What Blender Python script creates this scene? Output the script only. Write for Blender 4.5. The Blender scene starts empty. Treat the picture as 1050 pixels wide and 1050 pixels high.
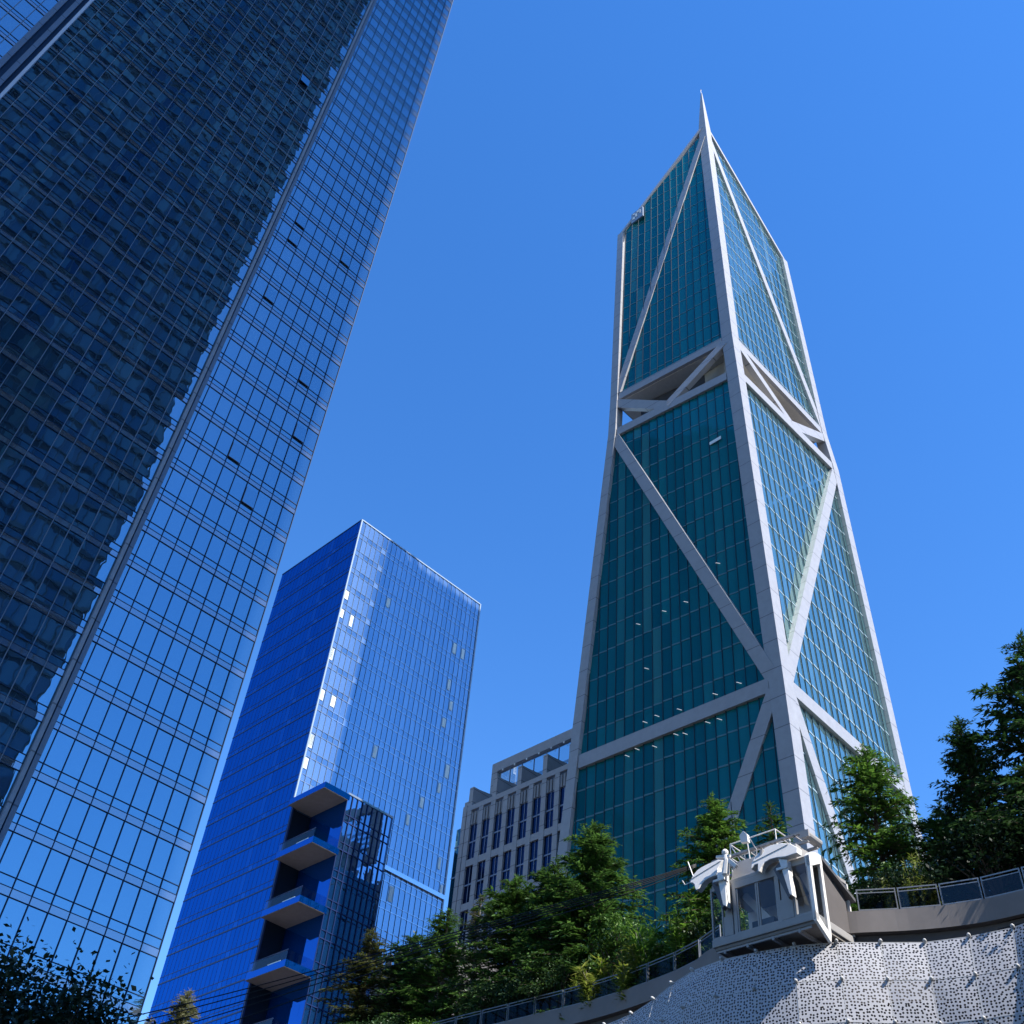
import bpy, bmesh, math, random
from mathutils import Vector, Matrix

random.seed(7)
SC = bpy.context.scene
COL = SC.collection
RAD = math.radians

# ------------------------------------------------------------------ camera, sky, sun, exposure
PITCH, ROLL, GRID = RAD(44.66), RAD(6.101), RAD(41.912)
F = Vector((0, math.cos(PITCH), math.sin(PITCH)))
R0 = Vector((1, 0, 0)); U0 = R0.cross(F)
RV = math.cos(ROLL) * R0 + math.sin(ROLL) * U0
UV = -math.sin(ROLL) * R0 + math.cos(ROLL) * U0
cam = bpy.data.cameras.new('camera'); co = bpy.data.objects.new('camera', cam); COL.objects.link(co)
m = Matrix.Identity(4)
for i in range(3):
    m[i][0], m[i][1], m[i][2] = RV[i], UV[i], -F[i]
m[2][3] = 1.6
co.matrix_world = m
cam.sensor_width = 36; cam.lens = 36 * 1093.6 / 1050; cam.clip_end = 8000; cam.clip_start = 0.05
SC.camera = co

SUN_AZ, SUN_EL = RAD(132), RAD(50)
world = bpy.data.worlds.new('World'); SC.world = world; world.use_nodes = True
wn = world.node_tree; wn.nodes.clear()
sky = wn.nodes.new('ShaderNodeTexSky'); sky.sky_type = 'NISHITA'; sky.sun_disc = False
sky.sun_elevation = SUN_EL; sky.sun_rotation = SUN_AZ
sky.air_density = 1.0; sky.dust_density = 0.02; sky.ozone_density = 3.0
hs = wn.nodes.new('ShaderNodeHueSaturation'); hs.inputs['Saturation'].default_value = 1.29
hs.inputs['Value'].default_value = 1.0; hs.inputs['Hue'].default_value = 0.508
bg = wn.nodes.new('ShaderNodeBackground'); bg.inputs['Strength'].default_value = 0.15
wo = wn.nodes.new('ShaderNodeOutputWorld')
wn.links.new(sky.outputs[0], hs.inputs['Color']); wn.links.new(hs.outputs[0], bg.inputs['Color'])
wn.links.new(bg.outputs[0], wo.inputs['Surface'])

sl = bpy.data.lights.new('sun', 'SUN'); sl.energy = 4.0; sl.angle = RAD(0.5); sl.color = (1.0, 0.95, 0.88)
so = bpy.data.objects.new('sun', sl); COL.objects.link(so)
sd = Vector((math.sin(SUN_AZ) * math.cos(SUN_EL), math.cos(SUN_AZ) * math.cos(SUN_EL), math.sin(SUN_EL)))
so.rotation_euler = sd.to_track_quat('Z', 'Y').to_euler(); so.location = (0, 0, 400)

SC.view_settings.view_transform = 'Standard'; SC.view_settings.look = 'None'
SC.view_settings.exposure = 1.04; SC.view_settings.gamma = 1
SC.render.engine = 'CYCLES'
SC.cycles.max_bounces = 8; SC.cycles.glossy_bounces = 4; SC.cycles.diffuse_bounces = 3
SC.cycles.transparent_max_bounces = 12

# ------------------------------------------------------------------ materials
def nn(t, k, **kw):
    n = t.nodes.new(k)
    for a, b in kw.items(): setattr(n, a, b)
    return n

def plain(name, col, rough=0.6, metal=0.0, spec=0.4, var=0.12, scale=1.2, joints=None, bump=0.0):
    """painted / stone / metal surface with mild procedural unevenness; joints = panel height in metres"""
    m = bpy.data.materials.new(name); m.use_nodes = True; t = m.node_tree
    b = t.nodes['Principled BSDF']
    b.inputs['Roughness'].default_value = rough; b.inputs['Metallic'].default_value = metal
    b.inputs['Specular IOR Level'].default_value = spec
    tc = nn(t, 'ShaderNodeTexCoord'); no = nn(t, 'ShaderNodeTexNoise')
    no.inputs['Scale'].default_value = scale; no.inputs['Detail'].default_value = 6; no.inputs['Roughness'].default_value = 0.65
    t.links.new(tc.outputs['Object'], no.inputs['Vector'])
    mr = nn(t, 'ShaderNodeMapRange')
    mr.inputs['From Min'].default_value = .3; mr.inputs['From Max'].default_value = .7
    mr.inputs['To Min'].default_value = 1 - var; mr.inputs['To Max'].default_value = 1 + var * .5
    t.links.new(no.outputs['Fac'], mr.inputs['Value'])
    last = mr.outputs[0]
    if joints:
        sx = nn(t, 'ShaderNodeSeparateXYZ'); t.links.new(tc.outputs['Object'], sx.inputs[0])
        dv = nn(t, 'ShaderNodeMath', operation='DIVIDE'); dv.inputs[1].default_value = joints
        t.links.new(sx.outputs['Z'], dv.inputs[0])
        fr = nn(t, 'ShaderNodeMath', operation='FRACT'); t.links.new(dv.outputs[0], fr.inputs[0])
        gt = nn(t, 'ShaderNodeMath', operation='GREATER_THAN'); gt.inputs[1].default_value = 0.11 / joints
        t.links.new(fr.outputs[0], gt.inputs[0])
        m2 = nn(t, 'ShaderNodeMapRange'); m2.inputs['To Min'].default_value = .45
        t.links.new(gt.outputs[0], m2.inputs['Value'])
        mu = nn(t, 'ShaderNodeMath', operation='MULTIPLY')
        t.links.new(last, mu.inputs[0]); t.links.new(m2.outputs[0], mu.inputs[1]); last = mu.outputs[0]
    vm = nn(t, 'ShaderNodeVectorMath', operation='SCALE'); vm.inputs[0].default_value = col
    t.links.new(last, vm.inputs['Scale']); t.links.new(vm.outputs[0], b.inputs['Base Color'])
    if bump:
        n2 = nn(t, 'ShaderNodeTexNoise'); n2.inputs['Scale'].default_value = 14; n2.inputs['Detail'].default_value = 5
        t.links.new(tc.outputs['Object'], n2.inputs['Vector'])
        bp = nn(t, 'ShaderNodeBump'); bp.inputs['Strength'].default_value = .5; bp.inputs['Distance'].default_value = bump
        t.links.new(n2.outputs['Fac'], bp.inputs['Height']); t.links.new(bp.outputs[0], b.inputs['Normal'])
    return m

def glass(name, inner_a, inner_b, tint, refl, ior=1.5, wob=0.010, wscale=0.45, blind=None, blind_at=.93, rough=0.0):
    """coated facade glass: dark room behind (varies pane by pane) under a tinted mirror film"""
    m = bpy.data.materials.new(name); m.use_nodes = True; t = m.node_tree
    t.nodes.remove(t.nodes['Principled BSDF'])
    out = t.nodes['Material Output']
    ge = nn(t, 'ShaderNodeNewGeometry'); cr = nn(t, 'ShaderNodeValToRGB')
    e = cr.color_ramp.elements
    e[0].color = (*inner_a, 1); e[1].color = (*inner_b, 1); e[1].position = .9
    if blind:
        x = cr.color_ramp.elements.new(blind_at); x.color = (*blind, 1)
        cr.color_ramp.elements[-1].color = (*inner_b, 1)
        cr.color_ramp.interpolation = 'LINEAR'
        y = cr.color_ramp.elements.new(min(.999, blind_at + .05)); y.color = (*blind, 1)
    t.links.new(ge.outputs['Random Per Island'], cr.inputs[0])
    df = nn(t, 'ShaderNodeBsdfDiffuse'); t.links.new(cr.outputs[0], df.inputs['Color'])
    gl = nn(t, 'ShaderNodeBsdfGlossy'); gl.inputs['Color'].default_value = (*tint, 1); gl.inputs['Roughness'].default_value = rough
    tc = nn(t, 'ShaderNodeTexCoord'); no = nn(t, 'ShaderNodeTexNoise'); no.inputs['Scale'].default_value = wscale
    no.inputs['Detail'].default_value = 2
    t.links.new(tc.outputs['Object'], no.inputs['Vector'])
    bp = nn(t, 'ShaderNodeBump'); bp.inputs['Strength'].default_value = 1; bp.inputs['Distance'].default_value = wob
    t.links.new(no.outputs['Fac'], bp.inputs['Height']); t.links.new(bp.outputs[0], gl.inputs['Normal'])
    lw = nn(t, 'ShaderNodeLayerWeight'); lw.inputs['Blend'].default_value = .5
    pw = nn(t, 'ShaderNodeMath', operation='POWER'); pw.inputs[1].default_value = 5
    t.links.new(lw.outputs['Facing'], pw.inputs[0])
    mr = nn(t, 'ShaderNodeMapRange'); mr.inputs['To Min'].default_value = refl
    t.links.new(pw.outputs[0], mr.inputs['Value'])
    mx = nn(t, 'ShaderNodeMixShader'); t.links.new(mr.outputs[0], mx.inputs[0])
    t.links.new(df.outputs[0], mx.inputs[1]); t.links.new(gl.outputs[0], mx.inputs[2])
    t.links.new(mx.outputs[0], out.inputs['Surface'])
    return m

def clear_glass(name, col=(.55, .7, .75), alpha=.35):
    m = bpy.data.materials.new(name); m.use_nodes = True; t = m.node_tree
    t.nodes.remove(t.nodes['Principled BSDF']); out = t.nodes['Material Output']
    tr = nn(t, 'ShaderNodeBsdfTransparent'); tr.inputs[0].default_value = (*col, 1)
    gl = nn(t, 'ShaderNodeBsdfGlossy'); gl.inputs['Roughness'].default_value = .02
    gl.inputs[0].default_value = (.9, .95, 1, 1)
    lw = nn(t, 'ShaderNodeLayerWeight'); lw.inputs['Blend'].default_value = .5
    pw = nn(t, 'ShaderNodeMath', operation='POWER'); pw.inputs[1].default_value = 5
    t.links.new(lw.outputs['Facing'], pw.inputs[0])
    mr = nn(t, 'ShaderNodeMapRange'); mr.inputs['To Min'].default_value = .03 + alpha * .3; mr.inputs['To Max'].default_value = .8
    t.links.new(pw.outputs[0], mr.inputs['Value'])
    mx = nn(t, 'ShaderNodeMixShader')
    t.links.new(mr.outputs[0], mx.inputs[0]); t.links.new(tr.outputs[0], mx.inputs[1]); t.links.new(gl.outputs[0], mx.inputs[2])
    t.links.new(mx.outputs[0], out.inputs['Surface'])
    return m

def leaf(name, a, b, c, trans=.35):
    m = bpy.data.materials.new(name); m.use_nodes = True; t = m.node_tree
    t.nodes.remove(t.nodes['Principled BSDF']); out = t.nodes['Material Output']
    ge = nn(t, 'ShaderNodeNewGeometry'); cr = nn(t, 'ShaderNodeValToRGB')
    cr.color_ramp.elements[0].color = (*a, 1); cr.color_ramp.elements[1].color = (*c, 1)
    x = cr.color_ramp.elements.new(.6); x.color = (*b, 1)
    t.links.new(ge.outputs['Random Per Island'], cr.inputs[0])
    tc = nn(t, 'ShaderNodeTexCoord'); no = nn(t, 'ShaderNodeTexNoise'); no.inputs['Scale'].default_value = .9
    no.inputs['Detail'].default_value = 3
    t.links.new(tc.outputs['Object'], no.inputs['Vector'])
    mr = nn(t, 'ShaderNodeMapRange'); mr.inputs['From Min'].default_value = .35; mr.inputs['From Max'].default_value = .65
    mr.inputs['To Min'].default_value = .65; mr.inputs['To Max'].default_value = 1.3
    t.links.new(no.outputs['Fac'], mr.inputs['Value'])
    vm = nn(t, 'ShaderNodeVectorMath', operation='SCALE')
    t.links.new(cr.outputs[0], vm.inputs[0]); t.links.new(mr.outputs[0], vm.inputs['Scale'])
    df = nn(t, 'ShaderNodeBsdfDiffuse'); tl = nn(t, 'ShaderNodeBsdfTranslucent')
    gl = nn(t, 'ShaderNodeBsdfGlossy'); gl.inputs['Roughness'].default_value = .5
    t.links.new(vm.outputs[0], df.inputs['Color']); t.links.new(vm.outputs[0], tl.inputs['Color'])
    mx = nn(t, 'ShaderNodeMixShader'); mx.inputs[0].default_value = trans
    t.links.new(df.outputs[0], mx.inputs[1]); t.links.new(tl.outputs[0], mx.inputs[2])
    m2 = nn(t, 'ShaderNodeMixShader'); m2.inputs[0].default_value = .04
    t.links.new(mx.outputs[0], m2.inputs[1]); t.links.new(gl.outputs[0], m2.inputs[2])
    t.links.new(m2.outputs[0], out.inputs['Surface'])
    return m

def emit(name, col, s):
    m = bpy.data.materials.new(name); m.use_nodes = True
    b = m.node_tree.nodes['Principled BSDF']; b.inputs['Base Color'].default_value = (.8, .8, .8, 1)
    b.inputs['Emission Color'].default_value = (*col, 1); b.inputs['Emission Strength'].default_value = s
    return m

def perforated(name, col):
    m = bpy.data.materials.new(name); m.use_nodes = True; t = m.node_tree
    b = t.nodes['Principled BSDF']; out = t.nodes['Material Output']
    b.inputs['Base Color'].default_value = (*col, 1); b.inputs['Roughness'].default_value = .5
    uv = nn(t, 'ShaderNodeUVMap'); uv.uv_map = 'UVMap'
    vo = nn(t, 'ShaderNodeTexVoronoi', voronoi_dimensions='2D'); vo.inputs['Scale'].default_value = 7.6
    vo.inputs['Randomness'].default_value = .55
    t.links.new(uv.outputs[0], vo.inputs['Vector'])
    no = nn(t, 'ShaderNodeTexNoise'); no.inputs['Scale'].default_value = 3
    t.links.new(uv.outputs[0], no.inputs['Vector'])
    lt = nn(t, 'ShaderNodeMath', operation='LESS_THAN'); lt.inputs[1].default_value = .295
    t.links.new(vo.outputs['Distance'], lt.inputs[0])
    tr = nn(t, 'ShaderNodeBsdfTransparent')
    mx = nn(t, 'ShaderNodeMixShader'); t.links.new(lt.outputs[0], mx.inputs[0])
    t.links.new(b.outputs[0], mx.inputs[1]); t.links.new(tr.outputs[0], mx.inputs[2])
    t.links.new(mx.outputs[0], out.inputs['Surface'])
    return m

M = {}
M['asphalt'] = plain('asphalt', (.05, .05, .055), .85, bump=.01)
M['frame_white'] = plain('white_metal_panel', (.36, .36, .375), .45, joints=4.0, var=.10)
M['frame_plain'] = plain('white_metal_trim', (.36, .36, .375), .45, var=.05)
M['soffit'] = plain('pale_soffit', (.55, .52, .47), .7)
M['core_dark'] = plain('dark_core', (.06, .06, .07), .7)
M['core_tan'] = plain('tan_core', (.42, .38, .33), .7)
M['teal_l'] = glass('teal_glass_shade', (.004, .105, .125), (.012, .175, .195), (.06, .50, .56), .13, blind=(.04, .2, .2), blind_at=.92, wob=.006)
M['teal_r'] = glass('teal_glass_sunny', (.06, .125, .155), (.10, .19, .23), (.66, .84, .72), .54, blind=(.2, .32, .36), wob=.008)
M['teal_mull'] = plain('dark_teal_mullion', (.012, .03, .045), .4)  # mullions of the shaded face, shade put into the colour
M['teal_mull_pale'] = plain('pale_teal_mullion', (.24, .33, .39), .4)  # same mullions on the sunny face, light put into the colour
M['teal_trim_shade'] = plain('teal_floor_trim', (.10, .22, .25), .4, var=.05)  # floor trim of the shaded face, darkened in its colour
M['teal_trim'] = plain('pale_green_floor_trim', (.32, .42, .47), .4, var=.05)  # same trim for the sunny face, its light painted in
M['mill_glass'] = glass('pale_blue_glass', (.01, .03, .07), (.014, .04, .085), (.27, .46, .57), .62, blind=(.04, .08, .12), blind_at=.85, wob=.008, wscale=.4)
M['mill_band'] = glass('grey_blue_spandrel', (.07, .09, .12), (.09, .11, .14), (.46, .55, .63), .46, wob=.004)
M['mill_fin'] = plain('light_grey_fin', (.13, .17, .23), .4)
M['mill_mull'] = plain('slate_mullion', (.014, .036, .085), .5, spec=.15)
M['mill_col'] = plain('grey_pilaster', (.10, .14, .21), .4, joints=3.5, var=.06)
M['mill_col_light'] = plain('light_pilaster_rib', (.40, .46, .56), .35, var=.05)
M['dark_glass'] = glass('dark_tower_glass', (.002, .014, .03), (.03, .11, .17), (.15, .40, .64), .24, blind=(.16, .30, .34), blind_at=.55)
M['dark_band'] = plain('dark_tower_band', (.03, .055, .085), .6)
M['dark_band_light'] = plain('dark_tower_light_band', (.08, .13, .18), .6)
M['blue_l'] = glass('deep_blue_glass', (.0, .016, .09), (.004, .045, .19), (.035, .27, .80), .40, blind=(.03, .11, .30), wob=.004)  # shaded face: the darker mirrored sky is put into the glass colour
M['blue_r'] = glass('sky_blue_glass', (.045, .085, .15), (.07, .13, .23), (.46, .60, .74), .56, blind=(.20, .30, .44), blind_at=.72, wob=.004)  # same glass on the sunny face, brighter sky put into its colour
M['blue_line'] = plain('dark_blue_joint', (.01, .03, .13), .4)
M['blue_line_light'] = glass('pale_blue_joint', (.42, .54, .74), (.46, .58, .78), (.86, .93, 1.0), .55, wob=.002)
M['blue_joint_faint'] = plain('faint_blue_joint', (.012, .06, .24), .4)
M['blue_trim'] = plain('pale_edge_trim', (.34, .44, .58), .35, var=.04)
M['blue_box'] = glass('mirror_blue_glass', (.004, .02, .05), (.008, .035, .09), (.42, .64, .88), .58, wob=.010, wscale=.8)
M['blue_fascia'] = glass('blue_fascia_glass', (.0, .03, .16), (.0, .04, .2), (.08, .32, .9), .4, wob=.002)
M['slab_soffit'] = plain('grey_slab_soffit', (.30, .27, .25), .75)
M['recess'] = glass('dark_recess_glass', (.004, .008, .015), (.01, .02, .04), (.3, .4, .5), .08)  # shade of the terrace recess put into the glass colour
M['blind'] = plain('white_blind', (.78, .86, .86), .6, var=.04)
M['stone'] = plain('grey_stone', (.40, .385, .40), .8, var=.12, joints=2.1)
M['stone_dark'] = plain('grey_stone_dull', (.29, .28, .29), .8, var=.1)
M['navy'] = glass('navy_window_glass', (.002, .006, .02), (.004, .012, .035), (.10, .20, .45), .12, wob=.003)
M['navy_frame'] = plain('pale_window_bar', (.22, .27, .38), .5)
M['stone_glass'] = glass('green_corner_glass', (.0, .03, .05), (.01, .05, .07), (.3, .6, .7), .2)
M['balustrade'] = clear_glass('balustrade_glass', (.62, .7, .78), .05)
M['screen_glass'] = clear_glass('rooftop_screen_glass', (.5, .6, .64), .8)
M['concrete'] = plain('smooth_concrete', (.25, .225, .215), .8, var=.12, scale=.7)
M['concrete_dark'] = plain('recess_concrete', (.12, .11, .11), .85)
M['soil'] = plain('soil', (.045, .035, .025), .95, bump=.03)
M['perf'] = perforated('perforated_white_metal', (.47, .47, .50))
M['knob'] = plain('white_knob', (.52, .52, .52), .4, var=.03)
M['rail'] = plain('grey_steel_rail', (.28, .29, .30), .4, metal=.4)
M['rail_mesh'] = clear_glass('railing_glass', (.45, .46, .46), 0)
M['cab_white'] = plain('white_paint', (.82, .80, .77), .4, var=.07, scale=3)
M['cab_grey'] = plain('pale_grey_paint', (.36, .35, .345), .5, var=.07, scale=2)
M['cab_inside'] = plain('cabin_lining', (.80, .78, .75), .6)  # whitened to stand in for sunlight reaching inside
M['cab_dark'] = plain('dark_steel', (.12, .12, .13), .5)
M['cab_under'] = plain('underside_grey', (.22, .20, .18), .7)
M['cab_glass'] = clear_glass('cabin_glass', (.86, .88, .89), .04)
M['cable'] = plain('black_steel_cable', (.012, .012, .014), .5)
M['bark'] = plain('bark', (.10, .065, .045), .9, scale=6, bump=.02)
M['bark_pale'] = plain('bark_pale', (.22, .19, .16), .9, scale=6, bump=.02)
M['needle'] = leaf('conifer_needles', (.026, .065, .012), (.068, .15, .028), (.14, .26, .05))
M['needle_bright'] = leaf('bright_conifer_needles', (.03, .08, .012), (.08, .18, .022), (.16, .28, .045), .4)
M['needle_dark'] = leaf('dark_conifer_needles', (.014, .042, .012), (.034, .085, .02), (.08, .16, .04), .35)  # needles with deep shade put into their colour
M['shrub_dark'] = leaf('dark_shrub_leaves', (.006, .018, .006), (.014, .036, .012), (.03, .07, .02), .25)  # shrub leaves darkened in colour to stand for shade
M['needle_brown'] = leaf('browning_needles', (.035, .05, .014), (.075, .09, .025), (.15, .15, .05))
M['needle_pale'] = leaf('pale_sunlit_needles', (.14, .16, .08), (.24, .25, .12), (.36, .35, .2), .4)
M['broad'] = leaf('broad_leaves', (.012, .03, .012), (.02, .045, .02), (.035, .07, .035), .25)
M['bamboo'] = leaf('bamboo_leaves', (.11, .16, .02), (.22, .28, .04), (.36, .38, .09), .45)
M['fern'] = leaf('bright_fern', (.06, .15, .015), (.13, .27, .03), (.22, .38, .05), .45)
M['shrub'] = leaf('shrub_leaves', (.02, .05, .015), (.04, .09, .025), (.08, .15, .05), .35)
M['lampglow'] = emit('ceiling_lamp_glow', (1, .97, .9), .22)

# ------------------------------------------------------------------ mesh helpers; grid axes: x = R (street across), y = L (street along), z up
class MB:
    def __init__(s): s.v = []; s.f = []; s.uv = {}; s.sheets = False
    def poly(s, pts, uv=None):
        n = len(s.v); s.v += [tuple(p) for p in pts]; s.f.append(tuple(range(n, n + len(pts))))
        if uv: s.uv[len(s.f) - 1] = uv
    def box(s, r0, r1, l0, l1, z0, z1):
        n = len(s.v)
        s.v += [(r0, l0, z0), (r1, l0, z0), (r1, l1, z0), (r0, l1, z0), (r0, l0, z1), (r1, l0, z1), (r1, l1, z1), (r0, l1, z1)]
        s.f += [tuple(n + i for i in q) for q in ((3, 2, 1, 0), (4, 5, 6, 7), (0, 1, 5, 4), (1, 2, 6, 5), (2, 3, 7, 6), (3, 0, 4, 7))]
    def prism(s, pts, d):
        """closed polygon pts extruded by vector d"""
        n = len(s.v); k = len(pts); d = Vector(d)
        s.v += [tuple(p) for p in pts] + [tuple(Vector(p) + d) for p in pts]
        s.f.append(tuple(range(n + k - 1, n - 1, -1))); s.f.append(tuple(range(n + k, n + 2 * k)))
        for i in range(k):
            j = (i + 1) % k; s.f.append((n + i, n + j, n + k + j, n + k + i))
    def loft(s, rings):
        n = len(s.v); k = len(rings[0])
        for r in rings: s.v += [tuple(p) for p in r]
        for a in range(len(rings) - 1):
            for i in range(k):
                j = (i + 1) % k
                s.f.append((n + a * k + i, n + a * k + j, n + (a + 1) * k + j, n + (a + 1) * k + i))
        s.f.append(tuple(range(n + k - 1, n - 1, -1))); e = n + (len(rings) - 1) * k
        s.f.append(tuple(range(e, e + k)))
    def beam(s, p, q, w, d, nrm):
        """bar p..q, w wide across the face, d deep along nrm (inwards)"""
        p, q, nrm = Vector(p), Vector(q), Vector(nrm).normalized()
        t = (q - p).normalized(); u = t.cross(nrm).normalized() * (w / 2); nn_ = nrm * d
        s.loft([[p + u, p - u, p - u - nn_, p + u - nn_], [q + u, q - u, q - u - nn_, q + u - nn_]])
    def tube(s, pts, rad, n=8):
        pts = [Vector(p) for p in pts]; rings = []
        for i, p in enumerate(pts):
            t = (pts[min(i + 1, len(pts) - 1)] - pts[max(i - 1, 0)]).normalized()
            a = t.cross(Vector((0, 0, 1)) if abs(t.z) < .9 else Vector((1, 0, 0))).normalized(); b = t.cross(a)
            r = rad[i] if isinstance(rad, (list, tuple)) else rad
            rings.append([p + (a * math.cos(2 * math.pi * k / n) + b * math.sin(2 * math.pi * k / n)) * r for k in range(n)])
        s.loft(rings)
    def ball(s, c, r, seg=10, ring=6):
        rr = []
        for i in range(ring + 1):
            th = math.pi * i / ring
            rr.append([(c[0] + r * math.sin(th) * math.cos(2 * math.pi * k / seg), c[1] + r * math.sin(th) * math.sin(2 * math.pi * k / seg), c[2] + r * math.cos(th)) for k in range(seg)])
        s.loft(rr)
    def build(s, name, mat, parent=None, base=None, bevel=0.0, smooth=False):
        b = base if base is not None else (tuple(parent['grid_base']) if parent is not None and 'grid_base' in parent else (0, 0, 0))
        me = bpy.data.meshes.new(name)
        me.from_pydata([(x - b[0], y - b[1], z - b[2]) for x, y, z in s.v], [], s.f)
        if s.uv:
            ul = me.uv_layers.new(name='UVMap')
            for fi, uv in s.uv.items():
                for k, li in enumerate(me.polygons[fi].loop_indices): ul.data[li].uv = uv[k]
        elif not s.sheets:
            bm = bmesh.new(); bm.from_mesh(me); bmesh.ops.recalc_face_normals(bm, faces=bm.faces); bm.to_mesh(me); bm.free()
        if smooth:
            for p in me.polygons: p.use_smooth = True
        me.materials.append(mat); me.update()
        o = bpy.data.objects.new(name, me); COL.objects.link(o)
        if bevel:
            md = o.modifiers.new('edge', 'BEVEL'); md.width = bevel; md.segments = 2; md.limit_method = 'ANGLE'
        if parent is not None: o.parent = parent
        return o

def W(r, l, z=0.0):
    c, s = math.cos(GRID), math.sin(GRID)
    return Vector((r * c - l * s, r * s + l * c, z))

def tag(o, label, cat, group=None, kind=None):
    if label: o['label'] = label
    if cat: o['category'] = cat
    if group: o['group'] = group
    if kind: o['kind'] = kind
    return o

BASES = {}
def thing(name, label, cat, r, l, z=0.0, group=None):
    o = bpy.data.objects.new(name, None); COL.objects.link(o)
    o.location = W(r, l, z); o.rotation_euler = (0, 0, GRID); o.empty_display_size = 1
    tag(o, label, cat, group); BASES[o.name] = (r, l, z)
    return o

def part(mb, name, mat, root, label=None, parent=None, **kw):
    """part of root (parent = another part of it, for a sub-part)"""
    o = mb.build(name, mat, parent or root, base=BASES[root.name], **kw)
    if label: o['label'] = label
    return o

def single(mb, name, mat, label, cat, r, l, z=0.0, group=None, kind=None, **kw):
    o = mb.build(name, mat, None, base=(r, l, z), **kw)
    o.location = W(r, l, z); o.rotation_euler = (0, 0, GRID)
    return tag(o, label, cat, group, kind)

def pane(mb, axis, c, s0, s1, z0, z1, tilt=0.0, back=False, yaw=0.0):
    """one sheet of glass, slightly out of true; axis 'L' = plane at constant L, 'R' = at constant R"""
    a = yaw + random.gauss(0, tilt); b = random.gauss(0, tilt); sc, zc = (s0 + s1) / 2, (z0 + z1) / 2
    pts = []
    for s, z in ((s0, z0), (s1, z0), (s1, z1), (s0, z1)):
        d = c + a * (s - sc) + b * (z - zc)
        pts.append((s, d, z) if axis == 'L' else (d, s, z))
    if (axis == 'R') != back: pts.reverse()
    mb.sheets = True; mb.poly(pts)

def clip(poly, inside):
    """clip a 2-D polygon by a convex counter-clockwise polygon"""
    out = poly
    n = len(inside)
    for i in range(n):
        ax, ay = inside[i]; bx, by = inside[(i + 1) % n]
        src, out = out, []
        if not src: return []
        f = lambda p: (bx - ax) * (p[1] - ay) - (by - ay) * (p[0] - ax)
        for k in range(len(src)):
            p, q = src[k], src[(k + 1) % len(src)]
            fp, fq = f(p), f(q)
            if fp >= 0: out.append(p)
            if (fp >= 0) != (fq >= 0):
                t = fp / (fp - fq); out.append((p[0] + t * (q[0] - p[0]), p[1] + t * (q[1] - p[1])))
    return out

# ------------------------------------------------------------------ ground
g = MB(); g.poly([(-3000, -3000, 0), (3000, -3000, 0), (3000, 3000, 0), (-3000, 3000, 0)])
tag(g.build('ground', M['asphalt'], base=(0, 0, 0)), None, None, kind='structure')

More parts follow.
